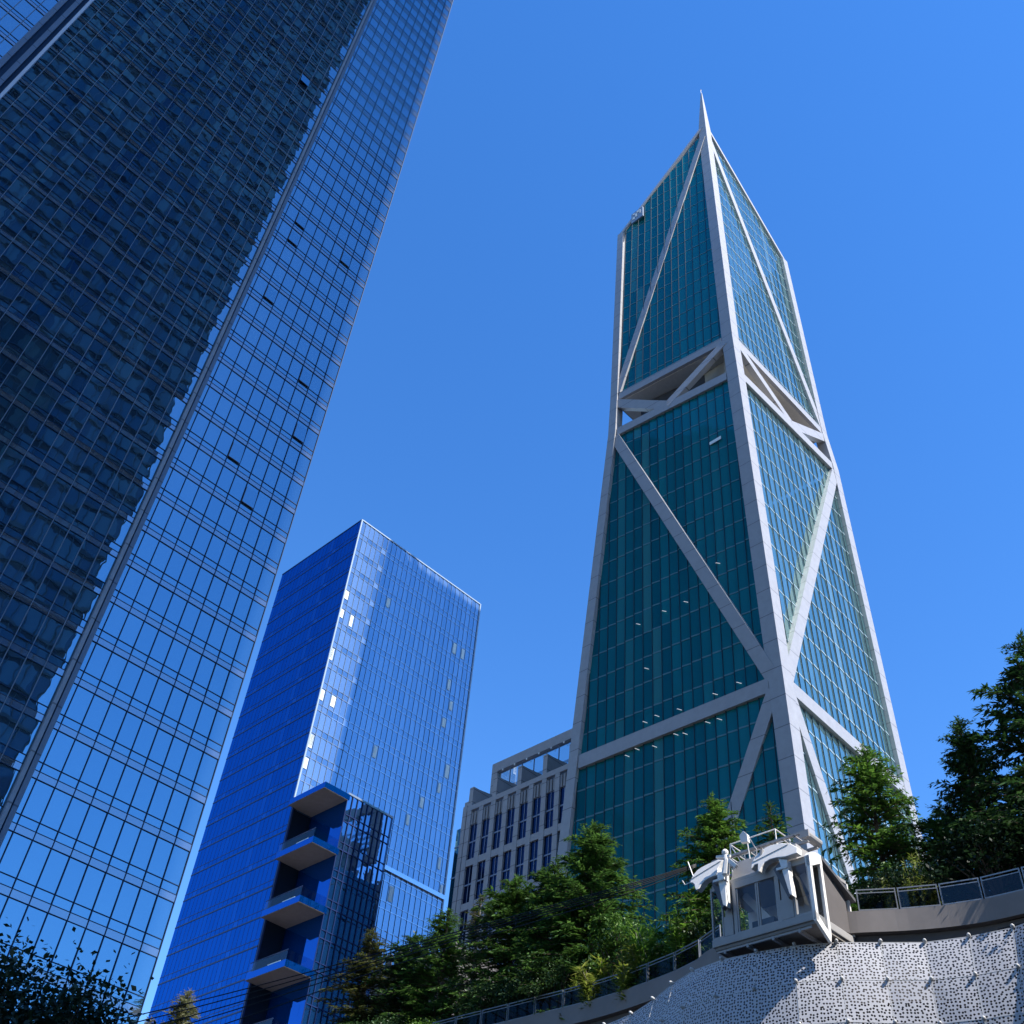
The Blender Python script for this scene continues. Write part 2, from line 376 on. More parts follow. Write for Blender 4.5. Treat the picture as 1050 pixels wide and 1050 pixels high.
# ------------------------------------------------------------------ left: residential tower in pale blue glass
def left_tower():
    t = thing('glass_tower', 'very tall blue glass skyscraper at the left edge, mirroring a dark tower', 'skyscraper', 31.1, 62.8)
    L0, RA, RB, TOP = 62.8, -24.0, 31.1, 198.0
    w = 1.25; cols = int((RB - RA) / w)
    fl = 3.5; z0 = 30.45 - 8 * fl - .26
    k = 0
    b = MB(); b.box(RA, RB - .06, L0 + .12, L0 + 46, 0, TOP); part(b, 'core_wall', M['mill_glass'], t)
    gaps = ((18.7, 19.5), (-8.1, -5.9))
    while True:
        z = z0 + k * fl; k += 1
        if z + fl > TOP: break
        s = MB(); s.box(RA, RB + .05, L0 - .035, L0 + .1, z, z + .5); s.box(RB - .04, RB + .05, L0 + .1, L0 + 46, z, z + .5)
        part(s, 'spandrel_band', M['mill_band'], t)
        p = MB()
        for i in range(cols):
            a = RB - (i + 1) * w; c = a + w
            if any(g0 < (a + c) / 2 < g1 for g0, g1 in gaps): pass
            pane(p, 'L', L0, a, c, z + .5, z + 1.1, .0035)
            pane(p, 'L', L0, a, c, z + 1.1, z + fl, .0035)
        for i in range(14):
            pane(p, 'R', RB, L0 + .1 + i * 3.2, L0 + .1 + i * 3.2 + 3.2, z + .5, z + fl, .003, back=True)
        row = part(p, 'window_row', M['mill_glass'], t)
        tr = MB(); tr.box(RA, RB, L0 - .045, L0 - .005, z + 1.08, z + 1.125)
        tr.box(RA, RB, L0 - .06, L0 - .036, z + .48, z + .52); tr.box(RA, RB, L0 - .06, L0 - .036, z - .02, z + .02)
        part(tr, 'transom', M['mill_mull'], t, parent=row)
    for i in range(cols + 1):
        x = RB - i * w
        if any(g0 - .1 < x < g1 + .1 for g0, g1 in gaps): continue
        q = MB(); q.box(x - .022, x + .022, L0 - .09, L0 - .006, 0, TOP)
        part(q, 'mullion', M['mill_mull'] if x > 19 else M['mill_fin'], t)
    for (g0, g1, light) in ((18.75, 19.45, False), (-8.0, -5.95, True)):
        c = MB()
        if light:
            c.box(g0, g0 + .45, L0 - .5, L0 - .05, 0, TOP)
            c.box(g0 + .95, g0 + 1.35, L0 - .5, L0 - .05, 0, TOP)
            c2 = MB(); c2.box(g0 + .45, g0 + .95, L0 - .25, L0 - .05, 0, TOP); c2.box(g0 + 1.35, g0 + 1.75, L0 - .25, L0 - .05, 0, TOP)
            pc = part(c, 'pilaster', M['mill_col'], t)
            part(c2, 'dark_groove', M['mill_mull'], t, parent=pc)
            c3 = MB(); c3.box(g0 + 1.75, g0 + 2.0, L0 - .55, L0 - .05, 0, TOP); part(c3, 'light_rib', M['mill_col_light'], t, parent=pc)
        else:
            c.box(g0 + .36, g1, L0 - .26, L0 - .05, 0, TOP)
            pc = part(c, 'pilaster', M['mill_col'], t)
            c3 = MB(); c3.box(g0 - .02, g0 + .24, L0 - .34, L0 - .05, 0, TOP); part(c3, 'light_rib', plain('pilaster_rib', (.20, .235, .29), .5, joints=3.5), t, parent=pc)  # rib painted lighter for the sun on it
            c2 = MB(); c2.box(g0 + .24, g0 + .36, L0 - .2, L0 - .05, 0, TOP); part(c2, 'dark_groove', M['mill_mull'], t, parent=pc)
    # vents left open: sash swung out, dark strips put in for the shaded gaps
    for (x, z) in ((21.3, 98.9), (21.3, 95.3), (21.3, 87.5), (27.4, 98.7), (29.8, 71.3), (27.2, 62.7), (27.6, 79.6), (23.9, 66.2)):
        kf = round((z - z0) / fl); zz = z0 + kf * fl + 1.16
        i = int((RB - x) / w); a = RB - (i + 1) * w
        o = MB(); o.poly([(a + .05, L0 - .13, zz + .02), (a + w - .05, L0 - .13, zz + .02), (a + w - .05, L0 - .02, zz + 1.9), (a + .05, L0 - .02, zz + 1.9)])
        sh = part(o, 'open_sash', M['mill_glass'], t)
        d = MB(); d.box(a + .03, a + w - .03, L0 - .16, L0 - .1, zz - .05, zz + .02); d.box(a + .01, a + .05, L0 - .14, L0 - .02, zz, zz + 1.7)
        part(d, 'sash_frame', M['core_dark'], t, parent=sh)
    i = int((RB - 15.6) / w); a = RB - (i + 1) * w; zz = z0 + round((123.1 - z0) / fl) * fl + 1.1
    o = MB(); o.poly([(a + .05, L0 - .42, zz), (a + w - .05, L0 - .42, zz), (a + w - .05, L0 - .04, zz + 2.1), (a + .05, L0 - .04, zz + 2.1)])
    part(o, 'open_sash', M['mill_glass'], t, label='single open sash flashing bright sky inside the dark reflection')
left_tower()

# ------------------------------------------------------------------ dark tower across the street, seen as the reflection in the left tower
def dark_tower():
    t = thing('dark_tower', 'dark blue shaded high-rise seen only as a reflection in the left glass facade', 'skyscraper', 12, -3)
    RA, RB, LF, TOP = -14.5, 37.2, -3.0, 326.0
    b = MB(); b.box(RA + .1, RB - .1, LF - 44, LF - .12, 0, TOP); part(b, 'core_wall', M['dark_band'], t)
    fl = 4.2; n = int(TOP / fl)
    for k in range(n):
        z = k * fl; p = MB(); x = RA
        while x < RB - .5:
            w = random.choice((1.5, 1.5, 3.0)); x1 = min(RB, x + w)
            pane(p, 'L', LF, x, x1, z + 1.1, z + fl, .002, back=True); x = x1
        r = part(p, 'window_row', M['dark_glass'], t)
        s = MB(); s.box(RA, RB, LF - .1, LF + .25, z + .72, z + 1.1)
        part(s, 'floor_band', M['dark_band_light'] if k % 3 else M['dark_band'], t, parent=r)
    for i in range(31):
        x = RA + i * (RB - RA) / 30
        q = MB(); q.box(x - .06, x + .06, LF + .02, LF + .2, 0, TOP); part(q, 'mullion', M['dark_band_light'], t)
dark_tower()

# ------------------------------------------------------------------ blue office tower in the middle
def blue_tower():
    t = thing('blue_office_tower', 'deep blue glass office block with flat top and stacked corner terraces', 'office building', 75.9, 125.9)
    R0_, R1_, L0, L1, TOP = 75.9, 107.2, 125.9, 150.4, 138.0
    b = MB(); b.box(R0_ + .1, R1_ - .02, L0 + .1, L1 - .02, 0, TOP - .4); part(b, 'core_wall', M['core_dark'], t)
    fl = 4.2; n = 33; nc = 28; w = (R1_ - R0_) / nc; nl = 22; wl = (L1 - L0) / nl
    for k in range(n):
        z = TOP - (k + 1) * fl
        if z < 0: break
        p = MB(); q = MB()
        for i in range(nc):
            a = R0_ + i * w
            pane(p, 'L', L0, a, a + w, z, z + 1.15, .0015, yaw=.085); pane(p, 'L', L0, a, a + w, z + 1.15, z + fl, .0015, yaw=.085)
        for i in range(nl):
            a = L0 + i * wl
            pane(q, 'R', R0_, a, a + wl, z, z + 1.0, .0012); pane(q, 'R', R0_, a, a + wl, z + 1.0, z + fl, .0012)
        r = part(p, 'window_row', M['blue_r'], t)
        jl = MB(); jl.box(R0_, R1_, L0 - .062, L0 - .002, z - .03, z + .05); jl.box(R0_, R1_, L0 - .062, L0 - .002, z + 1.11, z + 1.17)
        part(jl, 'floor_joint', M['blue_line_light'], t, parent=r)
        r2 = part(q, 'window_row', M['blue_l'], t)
        vl = MB()
        for i in range(1, nl): vl.box(R0_ - .02, R0_ - .001, L0 + i * wl - .02, L0 + i * wl + .02, z + .12, z + fl - .12)
        part(vl, 'pane_joint', M['blue_joint_faint'], t, parent=r2)
        jd = MB(); jd.box(R0_ - .05, R0_ - .002, L0, L1, z - .1, z + .1); jd.box(R0_ - .03, R0_ - .002, L0, L1, z + .95, z + 1.03)
        part(jd, 'floor_joint', M['blue_line'], t, parent=r2)
    for i in range(1, nc):
        a = R0_ + i * w; q = MB(); q.box(a - .018, a + .018, L0 - .058, L0 - .003, 0, TOP)
        part(q, 'mullion', M['blue_line_light'], t)
    e = MB(); e.box(R0_ - .08, R0_ + .17, L0 - .14, L0 + .06, 79.8, TOP + .14); e.box(R1_ - .14, R1_ + .1, L0 - .14, L0 + .1, 0, TOP + .14)
    e.box(R0_ + .18, R1_ - .15, L0 - .13, L0 + .12, TOP - .05, TOP + .2)
    part(e, 'edge_trim', M['blue_trim'], t)
    e = MB(); e.box(R0_ - .07, R0_ + .2, L0 + .13, L1, TOP - .02, TOP + .22); part(e, 'roof_coping', M['blue_line'], t)
    # bright blinds behind single panes
    zf = lambda z: TOP - math.ceil((TOP - z) / fl) * fl
    for (x, z) in ((76.4, 120.2), (76.1, 114.3), (78.3, 114.4), (85.8, 123.1), (76.0, 108.6), (76.1, 105.4), (76.1, 100), (79.2, 100.1), (76.1, 91.2),
                   (76.1, 88.4), (76.1, 85.4), (102.3, 123.1), (104.6, 122), (101.7, 114.5), (103.7, 111.2), (101.7, 106), (104.8, 100), (103, 93.5), (99.5, 90.2),
                   (105.8, 82.3), (97.4, 84.0), (106.2, 75.5), (96.1, 72.2), (101.2, 63.1), (94.3, 77.7), (89.2, 95.4), (92.6, 57.4)):
        i = int((x - R0_) / w); a = R0_ + i * w; z1 = zf(z); f0 = random.uniform(1.3, 2.2)
        p = MB(); p.box(a + .12, a + w * random.uniform(.55, .85), L0 - .10, L0 - .07, z1 + f0, z1 + fl - .3)
        part(p, 'window_blind', M['blind'], t)
    # cornice line at the level of the terraces
    c = MB(); c.box(88.2, R1_, L0 - .35, L0 - .1, 76.6, 77.3); part(c, 'cornice', M['blue_line_light'], t)
    # glass bay carrying the terraces
    LA = 117.4; BA, BB, BT = 79.5, 88.1, 79.6
    b = MB(); b.box(BA + .1, BB - .1, LA + .12, L0 - .16, 0, BT - .1); bay = part(b, 'glass_bay', M['core_dark'], t)
    nb = 9; wb = (BB - BA) / nb; k = 0
    while BT - (k + 1) * fl > 0:
        z = BT - (k + 1) * fl; k += 1; p = MB(); s = MB()
        for i in range(nb):
            a = BA + i * wb
            pane(p, 'L', LA, a, a + wb, z, z + 1.1, .003, yaw=.13); pane(p, 'L', LA, a, a + wb, z + 1.1, z + fl, .003, yaw=.13)
        for i in range(7):
            a = LA + i * 1.2; pane(s, 'R', BA, a, a + 1.2, z, z + fl, .002)
        part(p, 'window_row', M['blue_box'], t, parent=bay); part(s, 'window_row', M['blue_fascia'], t, parent=bay)
        j = MB(); j.box(BA - .05, BB + .05, LA - .1, LA - .003, z - .06, z + .06); j.box(BA - .05, BB + .05, LA - .1, LA - .003, z + 1.05, z + 1.14)
        part(j, 'floor_joint', M['blue_line'], t, parent=bay)
    for i in range(nb + 1):
        a = BA + i * wb; q = MB(); q.box(a - .045, a + .045, LA - .1, LA - .004, 0, BT); part(q, 'mullion', M['blue_line'], t, parent=bay)
    c = MB(); c.box(BA, BB + .06, LA - .12, L0 - .17, BT, BT + .3); part(c, 'bay_coping', M['blue_line_light'], t, parent=bay)
    dk = MB(); dk.box(R0_ + .3, BA - .06, L0 - .24, L0 - .12, 0, BT - 1.2); part(dk, 'recess_wall', M['recess'], t)
    pw = MB(); pw.box(R0_ + .02, R0_ + .29, L0 - .3, L0 - .01, 0, 79.7); part(pw, 'corner_post', M['blue_line'], t)
    for k in range(9):
        z = BT - k * 8.45
        if z < 5: break
        s = MB(); s.box(75.2, BA - .02, LA - .1, L0 - .16, z - .95, z - .1); sl_ = part(s, 'terrace_slab', M['slab_soffit'], t)
        f = MB(); f.poly([(75.17, LA - .13, z - .9), (75.17, L0 - .15, z - .9), (75.17, L0 - .15, z), (75.17, LA - .13, z)])
        f.poly([(75.17, LA - .13, z - .9), (75.17, LA - .13, z), (BA + .3, LA - .13, z), (BA + .3, LA - .13, z - .9)])
        part(f, 'fascia', M['blue_fascia'], t, parent=sl_)
        if k:
            r = MB(); r.poly([(75.3, LA + .02, z), (75.3, L0 - .3, z), (75.3, L0 - .3, z + 1.3), (75.3, LA + .02, z + 1.3)])
            r.poly([(75.3, LA + .02, z), (75.3, LA + .02, z + 1.3), (BA - .1, LA + .02, z + 1.3), (BA - .1, LA + .02, z)])
            part(r, 'glass_balustrade', M['balustrade'], t, parent=sl_)
            h = MB(); h.box(75.26, 75.34, LA + 1.3, LA + 4.0, z + .04, z + .2); part(h, 'light_strip', M['blind'], t, parent=sl_)
            h = MB(); h.box(75.25, 75.35, LA, L0 - .3, z + 1.3, z + 1.36); part(h, 'handrail', M['blue_line'], t, parent=sl_)
blue_tower()

# ------------------------------------------------------------------ grey stone office block behind the tapering tower
def stone_block():
    t = thing('stone_office_block', 'grey stone office block with paired tall windows and rooftop fins, left of the tapering tower', 'office building', 92, 97)
    RF, LA, LB = 92.0, 62.0, 105.3
    b = MB(); b.box(RF + .35, 118, LA, LB - .02, 0, 77.6); part(b, 'wall', M['stone'], t)
    pit = 2.44; starts = [104.35 - i * pit for i in range(16)]
    piers = [s + .02 for s in starts]
    for s in starts:                       # pier to the left of each window
        p = MB(); p.box(RF, RF + .34, s, s + .86, 0, 78.4); part(p, 'pier', M['stone'], t)
    rows = [(70.75, 76.05), (64.4, 69.75), (58.0, 63.4), (51.6, 57.0), (45.2, 50.6), (38.8, 44.2), (32.4, 37.8), (26, 31.4)]
    for (z0, z1) in rows:
        s = MB(); s.box(RF + .05, RF + .33, LA, LB - .1, z0 - 1.0, z0); part(s, 'spandrel', M['stone'], t)
        for a in starts[:14]:
            w = MB(); zc = (z0 + z1) / 2
            for (u, v) in ((a - 1.58, a - .82), (a - .76, a - .02)):
                pane(w, 'R', RF + .30, u, v, z0, zc - .06, .001); pane(w, 'R', RF + .30, u, v, zc + .06, z1, .001)
            wn_ = part(w, 'window', M['navy'], t)
            f = MB(); f.box(RF + .22, RF + .29, a - .83, a - .75, z0, z1)
            f.box(RF + .2, RF + .292, a - 1.58, a - .84, zc - .1, zc + .1); f.box(RF + .2, RF + .292, a - .74, a, zc - .1, zc + .1)
            part(f, 'window_frame', M['navy_frame'], t, parent=wn_)
    for a in starts[:14]:
        s = MB(); s.box(RF + .1, RF + .33, a - 1.58, a - 1.2, 76.1, 78.0); s.box(RF + .1, RF + .33, a - .95, a - .6, 76.1, 78.0); s.box(RF + .1, RF + .33, a - .38, a - .02, 76.1, 78.0)
        pp = part(s, 'slot_panel', M['stone_dark'], t)
    c = MB(); c.box(RF - .02, RF + .4, LA, LB, 78.42, 79.2); part(c, 'cornice', M['stone'], t)
    # stepped corner piers and glazed corner
    c = MB(); c.box(RF - .05, RF + 1.5, 105.32, 106.1, 0, 79.4); c.box(RF + .6, RF + 4, 105.32, 106.6, 79.4, 80.6); part(c, 'corner_pier', M['stone'], t)
    gq = MB(); k = 0
    while k * 4.6 < 76:
        z = k * 4.6; k += 1
        pane(gq, 'R', RF + .2, 106.12, 107.2, z, min(76.3, z + 4.4)); pane(gq, 'L', 107.2, RF + .2, RF + 8, z, min(76.3, z + 4.4))
    part(gq, 'corner_glazing', M['stone_glass'], t)
    gj = MB()
    for k in range(17): gj.box(RF + .14, RF + .2, 106.1, 107.25, k * 4.6 - .2, k * 4.6)
    part(gj, 'glazing_bar', M['navy_frame'], t)
    # east flank: piers and windows (mirrored in the blue tower's glass bay)
    for i in range(10):
        r0 = 92.6 + i * 2.44
        p = MB(); p.box(r0, r0 + .7, LB, LB + .5, 0, 78.5 + (i % 2)); part(p, 'pier', M['stone'], t)
    sw = MB(); sw.box(93, 118, LB - .01, LB + .06, 0, 76); part(sw, 'flank_glazing', M['navy'], t)
    # upper block with open glass screen, and the fins in front of it
    RU = 98.0
    u = MB(); u.box(RU, RU + .9, LA, 107.4, 88.4, 90.0); u.box(RU, RU + .9, 106.2, 107.4, 79.3, 88.4)
    part(u, 'penthouse_frame', M['stone'], t)
    u = MB(); u.box(RU + 3.5, 118, LA, 94, 79.2, 86.0); part(u, 'penthouse_wall', M['stone_dark'], t)
    sc = MB(); x = 106.2; xs = []
    while x > LA + 4:
        pane(sc, 'R', RU + .4, x - 2.45, x, 79.3, 88.3); xs.append(x); x -= 2.5
    part(sc, 'glass_screen', M['screen_glass'], t)
    pb = MB()
    for x in xs: pb.box(RU + .3, RU + .5, x - 2.5, x - 2.44, 79.3, 88.38)
    for z in (82, 83, 84, 85): pb.box(RU + .55, RU + .62, LA + 4, 106, z, z + .5)
    part(pb, 'screen_post', M['navy_frame'], t)
    lb = MB()
    for x in xs[::1]: lb.box(RU - .12, RU - .02, x - 1.4, x - 1.15, 88.05, 88.3)
    part(lb, 'screen_lamp', M['cab_white'], t)
    for a in (104.35, 99.47, 94.6, 89.75, 84.9, 80.0):
        f = MB(); f.prism([(RF + .02, a + .05, 78.45), (RU - .02, a + .05, 78.45), (RU - .02, a + .05, 83.0), (RF + 1.2, a + .05, 82.3), (RF + .02, a + .05, 82.25)], (0, .78, 0))
        part(f, 'roof_fin', M['stone'], t)
stone_block()

# low louvered plant room between the towers
t = thing('louvered_plant_room', 'low grey rooftop plant room with vertical dark slots, half hidden by trees', 'building', 70, 87)
b = MB(); b.box(70, 82, 79, 92, 0, 45.0); part(b, 'wall', M['concrete_dark'], t)
for i in range(9):
    s = MB(); s.box(69.75, 69.98, 79.2 + i * 1.42, 79.95 + i * 1.42, 40, 46.5); part(s, 'louver', M['concrete_dark'], t)

# ------------------------------------------------------------------ the tapering tower with white diagonal bracing
def lerp(a, b, u): return a + (b - a) * u
def pl(tab, z):
    for (z0, l0, r0), (z1, l1, r1) in zip(tab, tab[1:]):
        if z <= z1: u = (z - z0) / (z1 - z0); return lerp(l0, l1, u), lerp(r0, r1, u)
    return tab[-1][1:]
CE = [(0, 47.13, 84.8), (74.2, 49.57, 87.5), (133.8, 51.7, 89.2), (143.2, 52.1, 89.5), (226, 54.6, 93.0), (246, 55.2, 93.9)]
LE = [(0, 87.2, 86.6), (74.2, 80.4, 86.6), (133.8, 74.9, 86.8), (143.2, 75.0, 87.3), (197.7, 74.9, 88.6), (246, 74.9, 89)]
RE = [(0, 49.6, 118.6), (74.2, 50.75, 117.2), (133.8, 51.4, 116.6), (143.2, 52.2, 116.8), (197.7, 53.0, 116.1), (246, 53.2, 116)]

def taper_tower():
    t = thing('tapering_tower', 'tall tapering teal glass skyscraper with white diagonal braces, open truss band and needle spire', 'skyscraper', 85, 47)
    Z1, Z2, Z3, Z4, ZA = 74.2, 133.8, 143.2, 197.7, 226.0
    def left(s, z, off=0.0):
        (cl, cr), (ll, lr) = pl(CE, z), pl(LE, z); u = (s - cl) / (ll - cl)
        return (lerp(cr, lr, u) + off, s, z)
    def right(s, z, off=0.0):
        (cl, cr), (rl, rr) = pl(CE, z), pl(RE, z); u = (s - cr) / (rr - cr)
        return (s, lerp(cl, rl, u) + off, z)
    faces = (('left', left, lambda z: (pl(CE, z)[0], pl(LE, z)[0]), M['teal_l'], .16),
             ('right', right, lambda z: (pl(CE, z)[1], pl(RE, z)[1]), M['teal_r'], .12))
    secs = []
    for nm, fn, rng, mat, saw in faces:
        def q(za, zb0, zb1):
            a0, a1 = rng(za); b0 = rng(zb0)[0]; b1 = rng(zb1)[1]
            return [(a0, za), (a1, za), (b1, zb1), (b0, zb0)]
        secs.append((nm, fn, mat, saw, [q(0, Z1, Z1), q(Z1, Z2, Z2), q(Z3, ZA - .6, Z4)]))
    FH = 4.0; w = 1.47
    z = Z1 - FH * int(Z1 / FH); k = 0
    bounds = []
    while z < ZA: bounds.append(z); z += FH
    mull = {}
    for z in bounds:
        made = {}
        for nm, fn, mat, saw, polys in secs:
            p = MB(); tr = MB()
            for si, poly in enumerate(polys):
                s0 = min(a for a, _ in poly); s1 = max(a for a, _ in poly)
                n = int((s1 - s0) / w) + 2
                ref = 50.0 if nm == 'left' else 88.0
                i0 = int((s0 - ref) / w) - 1
                for i in range(i0, i0 + n + 2):
                    a = ref + i * w; b = a + w
                    pg = clip([(a, z), (b, z), (b, z + FH), (a, z + FH)], poly)
                    if len(pg) < 3: continue
                    ta, tb = random.gauss(0, .003), random.gauss(0, .003)
                    if nm == 'left': f = lambda s: .45 - saw * ((s - a) / w) if True else 0
                    else: f = lambda s: .45 - saw * (1 - (s - a) / w)
                    q_ = [fn(s, zz, f(s) + ta * (s - a) + tb * (zz - z)) for s, zz in pg]; p.sheets = True
                    p.poly(q_[::-1] if nm == 'left' else q_)
                    zz0 = min(v for _, v in pg); zz1 = max(v for _, v in pg)
                    if zz1 - zz0 > 1.2:
                        key = (nm, si); mb = mull.setdefault(key, MB())
                        ins = [(s, v) for s, v in pg]
                        if min(s for s, _ in ins) <= a + 1e-4:
                            za = [v for s, v in ins if s <= a + 1e-4]
                            if len(za) > 1:
                                d0, d1 = (.0, .47) if nm == 'left' else (-.02, .47)
                                lo, hi = min(za), max(za)
                                mo = .20 if nm == 'left' else .43; hw = .045 if nm == 'left' else .03
                                A = fn(a - hw, lo, mo); B = fn(a + hw, lo, mo); C_ = fn(a + hw, lo, .5); D = fn(a - hw, lo, .5)
                                E_ = fn(a - hw, hi, mo); F_ = fn(a + hw, hi, mo); G_ = fn(a + hw, hi, .5); H_ = fn(a - hw, hi, .5)
                                mb.loft([[A, B, C_, D], [E_, F_, G_, H_]])
                    # floor trim, follows the folded panes
                    pt = clip([(a + .05, z - .01), (b - .05, z - .01), (b - .05, z + .2), (a + .05, z + .2)], poly)
                    if len(pt) >= 4:
                        tr.prism([fn(s, zz, f(s) - .05) for s, zz in pt], (.06, 0, 0) if nm == 'left' else (0, .06, 0))
            if p.f:
                r = part(p, 'window_row', mat, t)
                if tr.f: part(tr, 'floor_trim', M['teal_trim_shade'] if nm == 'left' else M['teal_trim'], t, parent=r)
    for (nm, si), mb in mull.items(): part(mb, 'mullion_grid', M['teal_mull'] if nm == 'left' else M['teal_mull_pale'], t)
    # corner columns
    def col(tab, cut, zt, din_l, din_r, name='corner_column', zs=None):
        mb = MB(); rings = []
        for z in zs:
            l, r = pl(tab, z); k = 1.0
            a, b = din_l, din_r
            r -= .22 * (1 if b > 0 else -1); l -= .22 * (1 if a > 0 else -1)
            rings.append([(r, l, z), (r + b, l, z), (r + b, l + a, z), (r, l + a, z)])
        mb.loft(rings); return part(mb, name, M['frame_white'], t)
    col(LE, 0, 0, -1.5, 1.6, zs=(0, Z1, Z2, Z3, Z4 + .6))
    col(RE, 0, 0, 1.6, -1.7, zs=(0, Z1, Z2, Z3, Z4 + .6))
    mb = MB(); rings = []
    for z, wd in ((0, 1.95), (Z1, 1.95), (Z2, 1.95), (Z3, 1.95), (215, 1.95), (226, 1.85), (232, 1.35), (239, .75), (244.6, .22)):
        l, r = pl(CE, z); l -= .22; r -= .22
        rings.append([(r, l, z), (r + wd, l, z), (r + wd, l + wd, z), (r, l + wd, z)])
    mb.loft(rings); sp = part(mb, 'corner_column', M['frame_white'], t, label='near corner column running up into the needle spire')
    mb = MB(); l, r = pl(CE, 244.6); mb.tube([(r + .1, l + .1, 244.5), (r + .1, l + .1, 247)], .06); mb.ball((r + .1, l + .1, 247), .14); part(mb, 'lightning_rod', M['cab_white'], t, parent=sp)
    # back corner and back walls
    Bc = lambda z: (pl(RE, z)[1], pl(LE, z)[0])
    bk = MB()
    for a, b in ((0, Z1), (Z1, Z2), (Z3, Z4)):
        for (f0, f1) in ((lambda z: (pl(LE, z)[1], pl(LE, z)[0]), Bc), (Bc, lambda z: (pl(RE, z)[1], pl(RE, z)[0]))):
            bk.poly([(*f0(a), a), (*f1(a), a), (*f1(b), b), (*f0(b), b)])
    part(bk, 'back_wall', M['teal_l'], t)
    # braces and belt beams on both street faces
    nL, nR = (-1, 0, 0), (0, -1, 0)
    def bar(fn, s0, z0, s1, z1, w_, nrm, name, out=-.12, dep=.9):
        mb = MB(); mb.beam(fn(s0, z0, out), fn(s1, z1, out), w_, dep, nrm); return part(mb, name, M['frame_white'], t)
    for fn, near, far, nrm in ((left, lambda z: pl(CE, z)[0], lambda z: pl(LE, z)[0], nL), (right, lambda z: pl(CE, z)[1], lambda z: pl(RE, z)[1], nR)):
        sg = -1 if nrm == nL else -1
        fi = 1.4 if fn is left else 1.5
        inn = 1.8
        n_ = lambda z: near(z) + inn; f_ = lambda z: far(z) - fi
        bar(fn, n_(Z1), Z1, f_(Z1), Z1, 1.9, nrm, 'belt_beam')
        bar(fn, n_(Z2), Z2 - .1, f_(Z2), Z2 - .1, 1.7, nrm, 'belt_beam')
        bar(fn, n_(Z3), Z3 + .2, f_(Z3), Z3 + .2, 1.7, nrm, 'belt_beam')
        bar(fn, near(Z1) + 1.2, Z1 + .8, far(Z2) - 1.0, Z2 - 1.2, 1.7, nrm, 'diagonal_brace', -.16)
        bar(fn, near(Z1) + 1.2, Z1 - .8, far(1.0) - 1, 1.0, 1.7, nrm, 'diagonal_brace', -.16)
        bar(fn, far(Z3) - 1.0, Z3 + 1.2, near(221) + .9, 221, 1.5, nrm, 'diagonal_brace', -.16)
        md = lerp(near(Z2), far(Z2), .54)
        bar(fn, near(Z3) + 1.2, Z3 - .4, md, Z2 + .3, 1.5, nrm, 'belt_brace', -.14)
        bar(fn, md, Z2 + .3, far(Z3) - .9, Z3 - 1.4, 1.7, nrm, 'belt_brace', -.15)
        # sloping roof edge
        mb = MB(); a = fn(far(Z4) - .2, Z4 + .3, -.1); b = fn(near(ZA) + .6, ZA + .8, -.1)
        mb.beam(a, b, .85, 1.0, nrm); part(mb, 'roof_edge', M['frame_plain'], t)
    # belt storeys: floor, ceiling, core
    def ring(z, d): 
        c, l, r = pl(CE, z), pl(LE, z), pl(RE, z); return [(c[1] + d, c[0] + d, z), (r[1] - d, r[0] + d, z), (r[1] - d, l[0] - d, z), (l[1] + d, l[0] - d, z)]
    s = MB(); s.prism(ring(Z2 + .2, .5), (0, 0, .35)); part(s, 'belt_floor', M['soffit'], t)
    s = MB(); s.prism(ring(Z3 - .75, .5), (0, 0, .5)); part(s, 'belt_ceiling', M['soffit'], t)
    s = MB(); s.prism(ring(Z2 + .6, 3.6), (0, 0, 7.8)); part(s, 'core_wall', M['core_dark'], t)
    s = MB(); c = pl(CE, Z2); s.box(c[1] + 3.0, c[1] + 3.4, c[0] + 1.9, c[0] + 9, Z2 + .6, Z3 - .8); s.box(c[1] + 1.9, c[1] + 14, c[0] + 3.0, c[0] + 3.4, Z2 + .6, Z3 - .8)
    part(s, 'belt_wall', M['core_tan'], t)
    # rooftop screen with a pale mark, and ceiling lamps behind the lower glass
    s = MB(); s.box(88.9, 89.2, 68.9, 71.9, 199.8, 203.4); rs = part(s, 'roof_screen', plain('roof_screen_grey', (.22, .30, .42), .6), t)
    s = MB()
    for (y0, y1, z0, z1) in ((70.9, 71.5, 200.6, 201.6), (70.3, 70.8, 201.0, 202.4), (69.8, 70.4, 202.2, 203.1), (71.0, 71.4, 202.3, 203.0), (69.4, 69.7, 201.4, 202.9)):
        s.prism([(88.86, y0, z0), (88.86, y1, z0 + .2), (88.86, y1, z1), (88.86, y0, z1 - .2)], (-.05, 0, 0))
    part(s, 'pale_mark', M['cab_white'], t, parent=rs)
    for (x, z) in ((71.7, 72.6), (70.2, 73.0), (67.6, 72.4), (64.5, 72.9), (63.2, 72.5), (60, 72.8), (58.4, 72.6), (69, 76.4), (67.2, 76.6), (63.9, 76.2), (58.8, 76.3), (55.5, 76.5), (68.7, 84.4), (65.8, 92.5), (62.4, 92.4), (57.3, 96.5), (70, 92.3)):
        s = MB(); a = Vector(left(x, z, .12)); s.box(a.x - .02, a.x + .03, x, x + .12, z, z + .04); s.beam(left(x, z, .12), left(x - .55, z - .4, .12), .06, .05, nL); part(s, 'ceiling_lamp', M['lampglow'], t)
    s = MB(); a = left(55.5, 120.4, .05); s.box(a[0] - .06, a[0], 55.2, 57.2, 120.0, 120.6); part(s, 'window_blind', M['blind'], t)
taper_tower()

